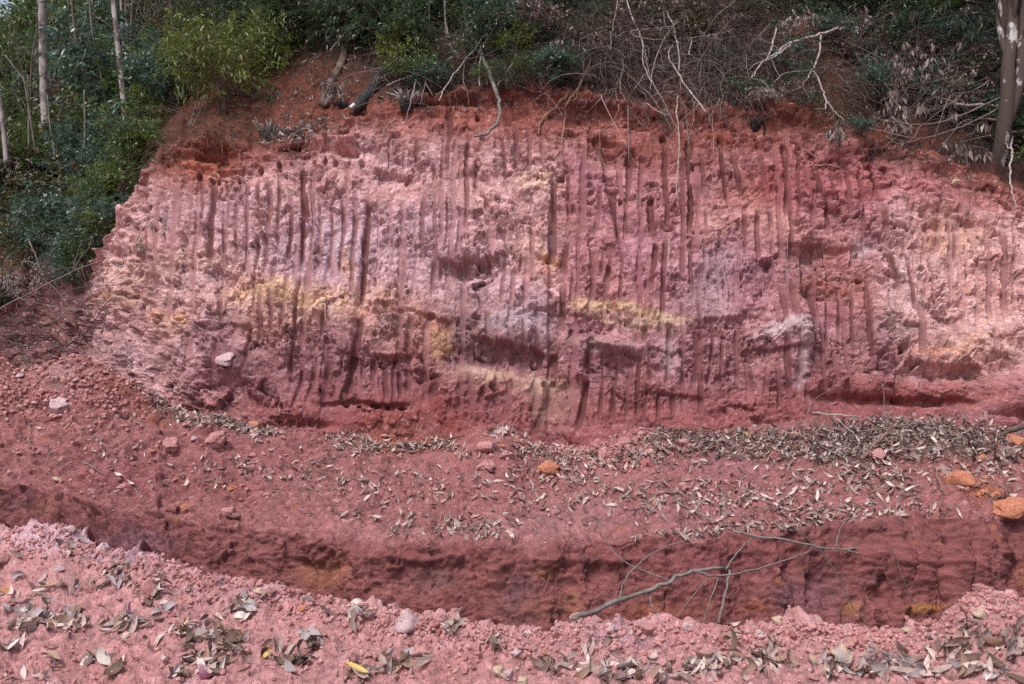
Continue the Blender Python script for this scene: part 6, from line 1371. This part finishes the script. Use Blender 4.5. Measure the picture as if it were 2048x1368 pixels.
dead_top(1830, 145, 70, 44, 4, 'tangled dead bough with grey-brown leaves in the middle of the tangle')
dead_top(1800, 180, 55, 30, 5, 'dead bough with long leaves hanging over the bare soil')
dead_top(1795, 235, 36, 26, 6, 'lowest clump of dead leaves drooping onto the bare soil')
dead_top(1900, 120, 60, 26, 7, 'dead bough with a few brown leaves near the forked trunk')
dead_top(1905, 55, 50, 22, 8, 'pale brown dead leaves high beside the forked trunk')
dead_top(1905, 210, 30, 12, 9, 'brown leaves on the pale branch stub')
dead_top(1930, 290, 40, 14, 10, 'dead leaves lying at the foot of the forked trunk')
dead_top(1690, 30, 40, 18, 11, 'dead brown leaves left of the hanging treetop')
dead_top(1672, 255, 20, 12, 12, 'dead leaf clump caught at the lip under the hanging white branch')
dead_top(100, 240, 34, 26, 13, 'pale brown dead leaves in front of the thick pale trunk')
dead_top(70, 285, 40, 22, 14, 'pale dead leaves below the thick pale trunk')
dead_top(670, 170, 24, 16, 15, 'dry leaves clinging to the charred trunk')
dead_top(1120, 105, 60, 34, 16, 'grey dead leaves caught above the bare roots')
# trees
def tree(label, pts, ys, r, m, crown=None, cm='leaf_dark', group=None, extra=None):
    w = [P(a, b, y) for (a, b), y in zip(pts, ys)]
    root = empty('tree', w[0]); tag(root, label, 'tree', group)
    mb = MB(); c = catmull([q - w[0] for q in w], 5); tube(mb, c, r[0], r[1], 10, True, .05, 9); mb.build('trunk', M[m], root)
    for e, er in (extra or []):
        mb = MB(); tube(mb, catmull([P(a, b, y) - w[0] for (a, b, y) in e], 4), er[0], er[1], 7, True, .08, 2); mb.build('branch', M[m], root)
    if crown:
        me, st = BIG[crown[1] % 3]
        a = link('crown', me, root); set_mat(a, cm); a.location = c[-1] + Vector((0, 0, -crown[0] * .35)); a.scale = [crown[0] / 4.2] * 3
        b = link('limbs', st, root); set_mat(b, m); b.location = a.location; b.scale = a.scale
    return root
tree('tall tree with the thick pale peeling trunk at the left', [(93, 260), (88, 160), (86, 60), (84, -60), (82, -430)], [14.5, 14.5, 14.5, 14.4, 14.4], (.082, .06), 'bark_pale', (3.6, 0), 'leaf_dark')
tree('slim pale tree right of the thick pale trunk', [(256, 300), (248, 210), (238, 110), (226, 0), (214, -110), (205, -260)], [11.8, 11.8, 11.9, 12, 12, 12], (.045, .03), 'bark_pale', (3.4, 1), 'leaf_dark')
TH = [([(14, 330), (8, 270), (0, 205), (-14, 120), (-20, -40)], 12.0, .038, 'leaning pale sapling at the left edge', 'bark_pale'), ([(182, 180), (166, 140), (152, 80), (145, 20), (138, -60)], 13, .024, 'thin kinked pale sapling between the two pale trunks', 'bark_grey'), ([(225, 260), (208, 190), (196, 110), (184, 60), (176, -40)], 12.5, .02, 'thin straight sapling left of the slim pale trunk', 'bark_grey'), ([(255, 135), (248, 95), (243, 30), (240, -60)], 14, .03, 'left stem of the three thin stems', 'bark_pale'), ([(260, 135), (256, 90), (252, 30), (250, -60)], 14.2, .024, 'middle stem of the three thin stems', 'bark_grey'), ([(264, 135), (262, 80), (264, 20), (266, -60)], 14.1, .024, 'right stem of the three thin stems', 'bark_grey'),
      ([(280, 135), (287, 110), (287, 90)], 13.5, .02, 'broken bent stem right of the three thin stems', 'bark_brown'), ([(168, 330), (170, 250), (168, 180)], 11.4, .016, 'thin grey stem rising from the dark shrubs', 'bark_grey'), ([(352, 125), (347, 80), (343, 40), (340, -40)], 13.2, .018, 'thin stem behind the bright green shrub', 'bark_grey'), ([(400, 60), (394, 20), (390, -50)], 13, .022, 'pale stem behind the upright bright shoot', 'bark_grey'), ([(428, 60), (427, 0), (426, -60)], 13, .02, 'second pale stem behind the upright bright shoot', 'bark_pale'),
      ([(72, 310), (50, 170), (40, 150), (10, 110)], 12.6, .014, 'thin crooked sapling left of the thick pale trunk', 'bark_grey'), ([(58, 300), (57, 230), (56, 150)], 12.8, .016, 'thin dark sapling left of the thick pale trunk', 'bark_grey'), ([(150, 480), (140, 420), (138, 395)], 10.3, .010, 'bare thin stalk in the lower undergrowth', 'twig_white'), ([(112, 320), (100, 250), (95, 190)], 12, .014, 'grey sapling right of the thick pale trunk', 'bark_grey'), ([(830, 110), (828, 40), (826, -60)], 10.6, .02, 'thin grey sapling above the root mass', 'bark_grey'), ([(855, 120), (858, 40), (858, -60)], 10.6, .018, 'second grey sapling above the root mass', 'bark_grey'), ([(775, 100), (778, 20), (776, -60)], 10.8, .018, 'dark sapling above the yellowish bush', 'bark_brown'), ([(893, 80), (890, 20), (889, -60)], 10.6, .018, 'green-grey sapling left of the thick curved branch', 'twig_green')]
for pts, y, r, lab, m in TH:
    tree(lab, pts, [y] * len(pts), (r, r * .6), m)
tree('forked dark trunk with white lichen patches at the right edge', [(1990, 345), (2004, 280), (2014, 200), (2016, 130), (2024, 60), (2022, 0), (2016, -90)], [8.95, 8.85, 8.8, 8.8, 8.85, 8.9, 8.9], (.085, .05), 'bark_lichen', (3.2, 2), 'leaf_dark',
     None, [([(2004, 270, 8.85), (2036, 180, 8.8), (2044, 100, 8.8), (2048, 30, 8.85), (2056, -90, 8.9)], (.06, .045)), ([(2016, 120, 8.8), (2000, 60, 8.9), (1996, 10, 9.0), (1992, -40, 9.0)], (.035, .022))])
# wood far behind, crown by crown
rt = random.Random(77)
for k, (px, pyb, hpx, y, m) in enumerate([(-140, 260, 200, 17, 'leaf_dark'), (30, 250, 215, 18, 'leaf_bright'), (150, 220, 300, 17.5, 'leaf_mid'), (240, 220, 330, 18.5, 'leaf_dark'), (300, 180, 340, 17, 'leaf_dark'), (360, 150, 330, 16.5, 'leaf_dark'), (60, 260, 230, 15.5, 'leaf_mid'), (180, 240, 190, 15.0, 'leaf_dark'), (-30, 280, 240, 15.5, 'leaf_mid'), (270, 200, 210, 15.2, 'leaf_dark'), (330, 160, 200, 15.0, 'leaf_olive'), (420, 100, 250, 15.5, 'leaf_dark'), (500, 60, 240, 15, 'leaf_dark'), (600, 20, 220, 14.5, 'leaf_dark'), (720, -20, 240, 14.5, 'leaf_mid'), (860, -40, 240, 14.5, 'leaf_dark'), (1000, -40, 240, 14.3, 'leaf_dark'), (1200, -40, 240, 14.3, 'leaf_dark'), (1400, -40, 240, 14.2, 'leaf_dark'), (1600, -40, 240, 14.2, 'leaf_dark'), (1800, -40, 240, 13.8, 'leaf_blue'), (2000, -20, 240, 13.5, 'leaf_dark')]):
    p = P(px, pyb, y); h = hpx / FPX * y
    o = plant('tree', p, h, m, 'tree', None, (0, 0), rt.uniform(.75, 1.0), 'bark_grey', px < 310)
    reg(o, f"{MN[m]} far tree {near(px, pyb - 60, LM_TOP)}", 'tree', px, pyb, 'trees of the wood on the hilltop')

# ------------------------------------------------------------------ dry brush, straw and hill litter (nobody could count them)
def strands(region, n, seed, r, length, m, name, label, down=1.0, out=.25, grav=1.6, sd=.5):
    rr = random.Random(seed); mb = MB()
    for k in range(n):
        x0, y0, sx, sy = rr.choice(region)
        px, py = rr.gauss(x0, sx), rr.gauss(y0, sy)
        if py < -120 or py > 420: continue
        p, nn = on_bank(px, py)
        d = Vector((rr.gauss(0, sd), -out * rr.uniform(.4, 1.6), rr.gauss(.15, .35))).normalized()
        L = length * rr.uniform(.4, 1.3); pts = []; q = p.copy(); nseg = 5
        for i in range(nseg + 1):
            pts.append(q.copy()); d = (d + Vector((rr.gauss(0, .18), rr.gauss(0, .10), -grav / nseg * down))).normalized(); q = q + d * L / nseg
        for i, q in enumerate(pts): 
            q.y -= .02 * i
        tube(mb, pts, r * rr.uniform(.5, 1.2), r * .3, 3, False)
    o = mb.build(name, M[m]); tag(o, label, 'dry brush', kind='stuff')
strands([(1200, 60, 70, 50), (1300, 60, 60, 60), (1430, 60, 40, 50), (1250, 110, 60, 40), (1430, 130, 30, 40), (1400, 40, 70, 40), (1480, 150, 30, 30)], 2100, 3, .0055, .85, 'brush', 'dry_brush', 'grey dry vines and twigs hanging over the middle of the brow', 1.0, .35)
strands([(1550, 160, 60, 26), (1600, 130, 50, 30), (1500, 150, 40, 30), (1650, 200, 30, 20), (1560, 60, 60, 30)], 900, 4, .0045, .45, 'straw', 'dry_brush', 'brown dry stalks hanging over the lip under the white branch', 1.0, .3)
strands([(1120, 130, 60, 18), (1000, 150, 70, 14), (900, 150, 50, 18), (830, 160, 40, 20), (1180, 150, 30, 14)], 1100, 5, .0045, .36, 'twig_dark', 'rootlets', 'dark fine roots and trash fringing the lip in the middle', 1.0, .3)
strands([(430, 220, 60, 26), (500, 250, 60, 20), (580, 190, 60, 36), (640, 150, 30, 30), (450, 270, 60, 10), (380, 240, 30, 24), (330, 290, 20, 30)], 1500, 6, .0030, .26, 'straw', 'dry_grass', 'withered brown grass trailing down the bare red slope', 1.0, .2)
strands([(1850, 180, 80, 50), (1920, 240, 60, 40), (1760, 210, 60, 30), (1980, 280, 40, 30), (1800, 100, 90, 60), (1860, 300, 60, 14)], 900, 7, .004, .38, 'twig_dark', 'dry_brush', 'dark trash of twigs under the dead tangle at the right', 1.0, .3)
strands([(270, 200, 60, 30), (320, 190, 40, 30), (300, 160, 50, 30)], 500, 8, .0035, .5, 'twig_grey', 'dry_brush', 'greyish dead brush behind the slim pale trunk', .8, .2)
strands([(690, 60, 24, 16), (675, 70, 20, 20)], 110, 9, .004, .5, 'twig_grey', 'dry_brush', 'bundle of grey dead fronds over the charred trunk', 1.2, .3)
strands([(100, 560, 60, 20), (40, 560, 50, 20), (170, 545, 20, 20), (120, 600, 60, 30)], 1000, 10, .0045, .5, 'twig_dark', 'dry_brush', 'dark stalks hanging over the red soil at the left', 1.0, .3)
strands([(1880, 280, 70, 20), (1780, 280, 60, 14), (1700, 250, 30, 16)], 300, 12, .0028, .16, 'straw', 'dry_grass', 'short withered grass on the bare soil at the right', 1.0, .2)
strands([(1200, 80, 60, 50), (1330, 90, 60, 50), (1440, 90, 40, 50), (1500, 150, 50, 30), (1270, 150, 50, 30), (1390, 160, 40, 30)], 190, 13, .0048, 1.0, 'twig_white', 'dry_vines', 'pale thin vines trailing down in front of the dry brush', 1.0, .45, 1.4, .8)
strands([(1780, 160, 90, 60), (1900, 200, 70, 50), (1700, 90, 60, 40), (1620, 150, 40, 30)], 150, 14, .005, .7, 'twig_grey', 'dry_vines', 'grey wiry stems in the dead tangle at the right', .6, .45, 1.0, 1.0)
strands([(880, 120, 80, 30), (1010, 120, 60, 30), (800, 150, 40, 20)], 140, 15, .005, .6, 'twig_grey', 'dry_vines', 'grey wiry stems over the lip in the middle', .7, .4, 1.2, .9)
rr = random.Random(5); hl = MB()
for k in range(3400):
    z = rr.random()
    if z < .3: px, py = rr.uniform(-100, 330), rr.uniform(180, 540)
    elif z < .9: px, py = rr.uniform(330, 2080), rr.uniform(-40, 240)
    else: px, py = rr.choice([(640, 255), (600, 265), (560, 285), (480, 180), (500, 190)]); px += rr.gauss(0, 24); py += rr.gauss(0, 8)
    p, n = on_bank(px, py)
    if n.z < .25: continue
    fr = leaf_frame(n, .5); b = LVS[rr.randrange(len(LVS))]; L = rr.uniform(.06, .12)
    hl.add([p + n * rr.uniform(.005, .03) + fr @ (Vector(q) * L) for q in b[0]], b[1])
o = hl.build('hill_litter', M['leaf_dry']); tag(o, 'brown fallen leaves lying on the hillside among the plants', 'leaf litter', kind='stuff')

# ------------------------------------------------------------------ labels: tell look-alikes apart
ORD = ['leftmost', 'second from left', 'third from left', 'fourth from left', 'fifth from left', 'sixth from left', 'seventh from left', 'eighth from left', 'ninth from left', 'tenth from left', 'eleventh from left', 'twelfth from left']
byb = {}
for e in REG: byb.setdefault(e[1], []).append(e)
NUM = ['', 'one', 'two', 'three', 'four', 'five', 'six', 'seven', 'eight', 'nine', 'ten', 'eleven', 'twelve']
for b, es in byb.items():
    es.sort(key=lambda e: e[2])
    n = len(es)
    for i, e in enumerate(es):
        if n == 1: e[0]['label'] = b
        elif n == 2: e[0]['label'] = f"{b}, {'left' if i == 0 else 'right'} one of two"
        elif n <= 12: e[0]['label'] = f"{b}, {ORD[i] if i < n - 1 else 'rightmost'} of {NUM[n]}"
        else: e[0]['label'] = b
        if len(e[0]['label'].replace('-', ' ').split()) > 15: e[0]['label'] = e[0]['label'].rsplit(' of ', 1)[0]
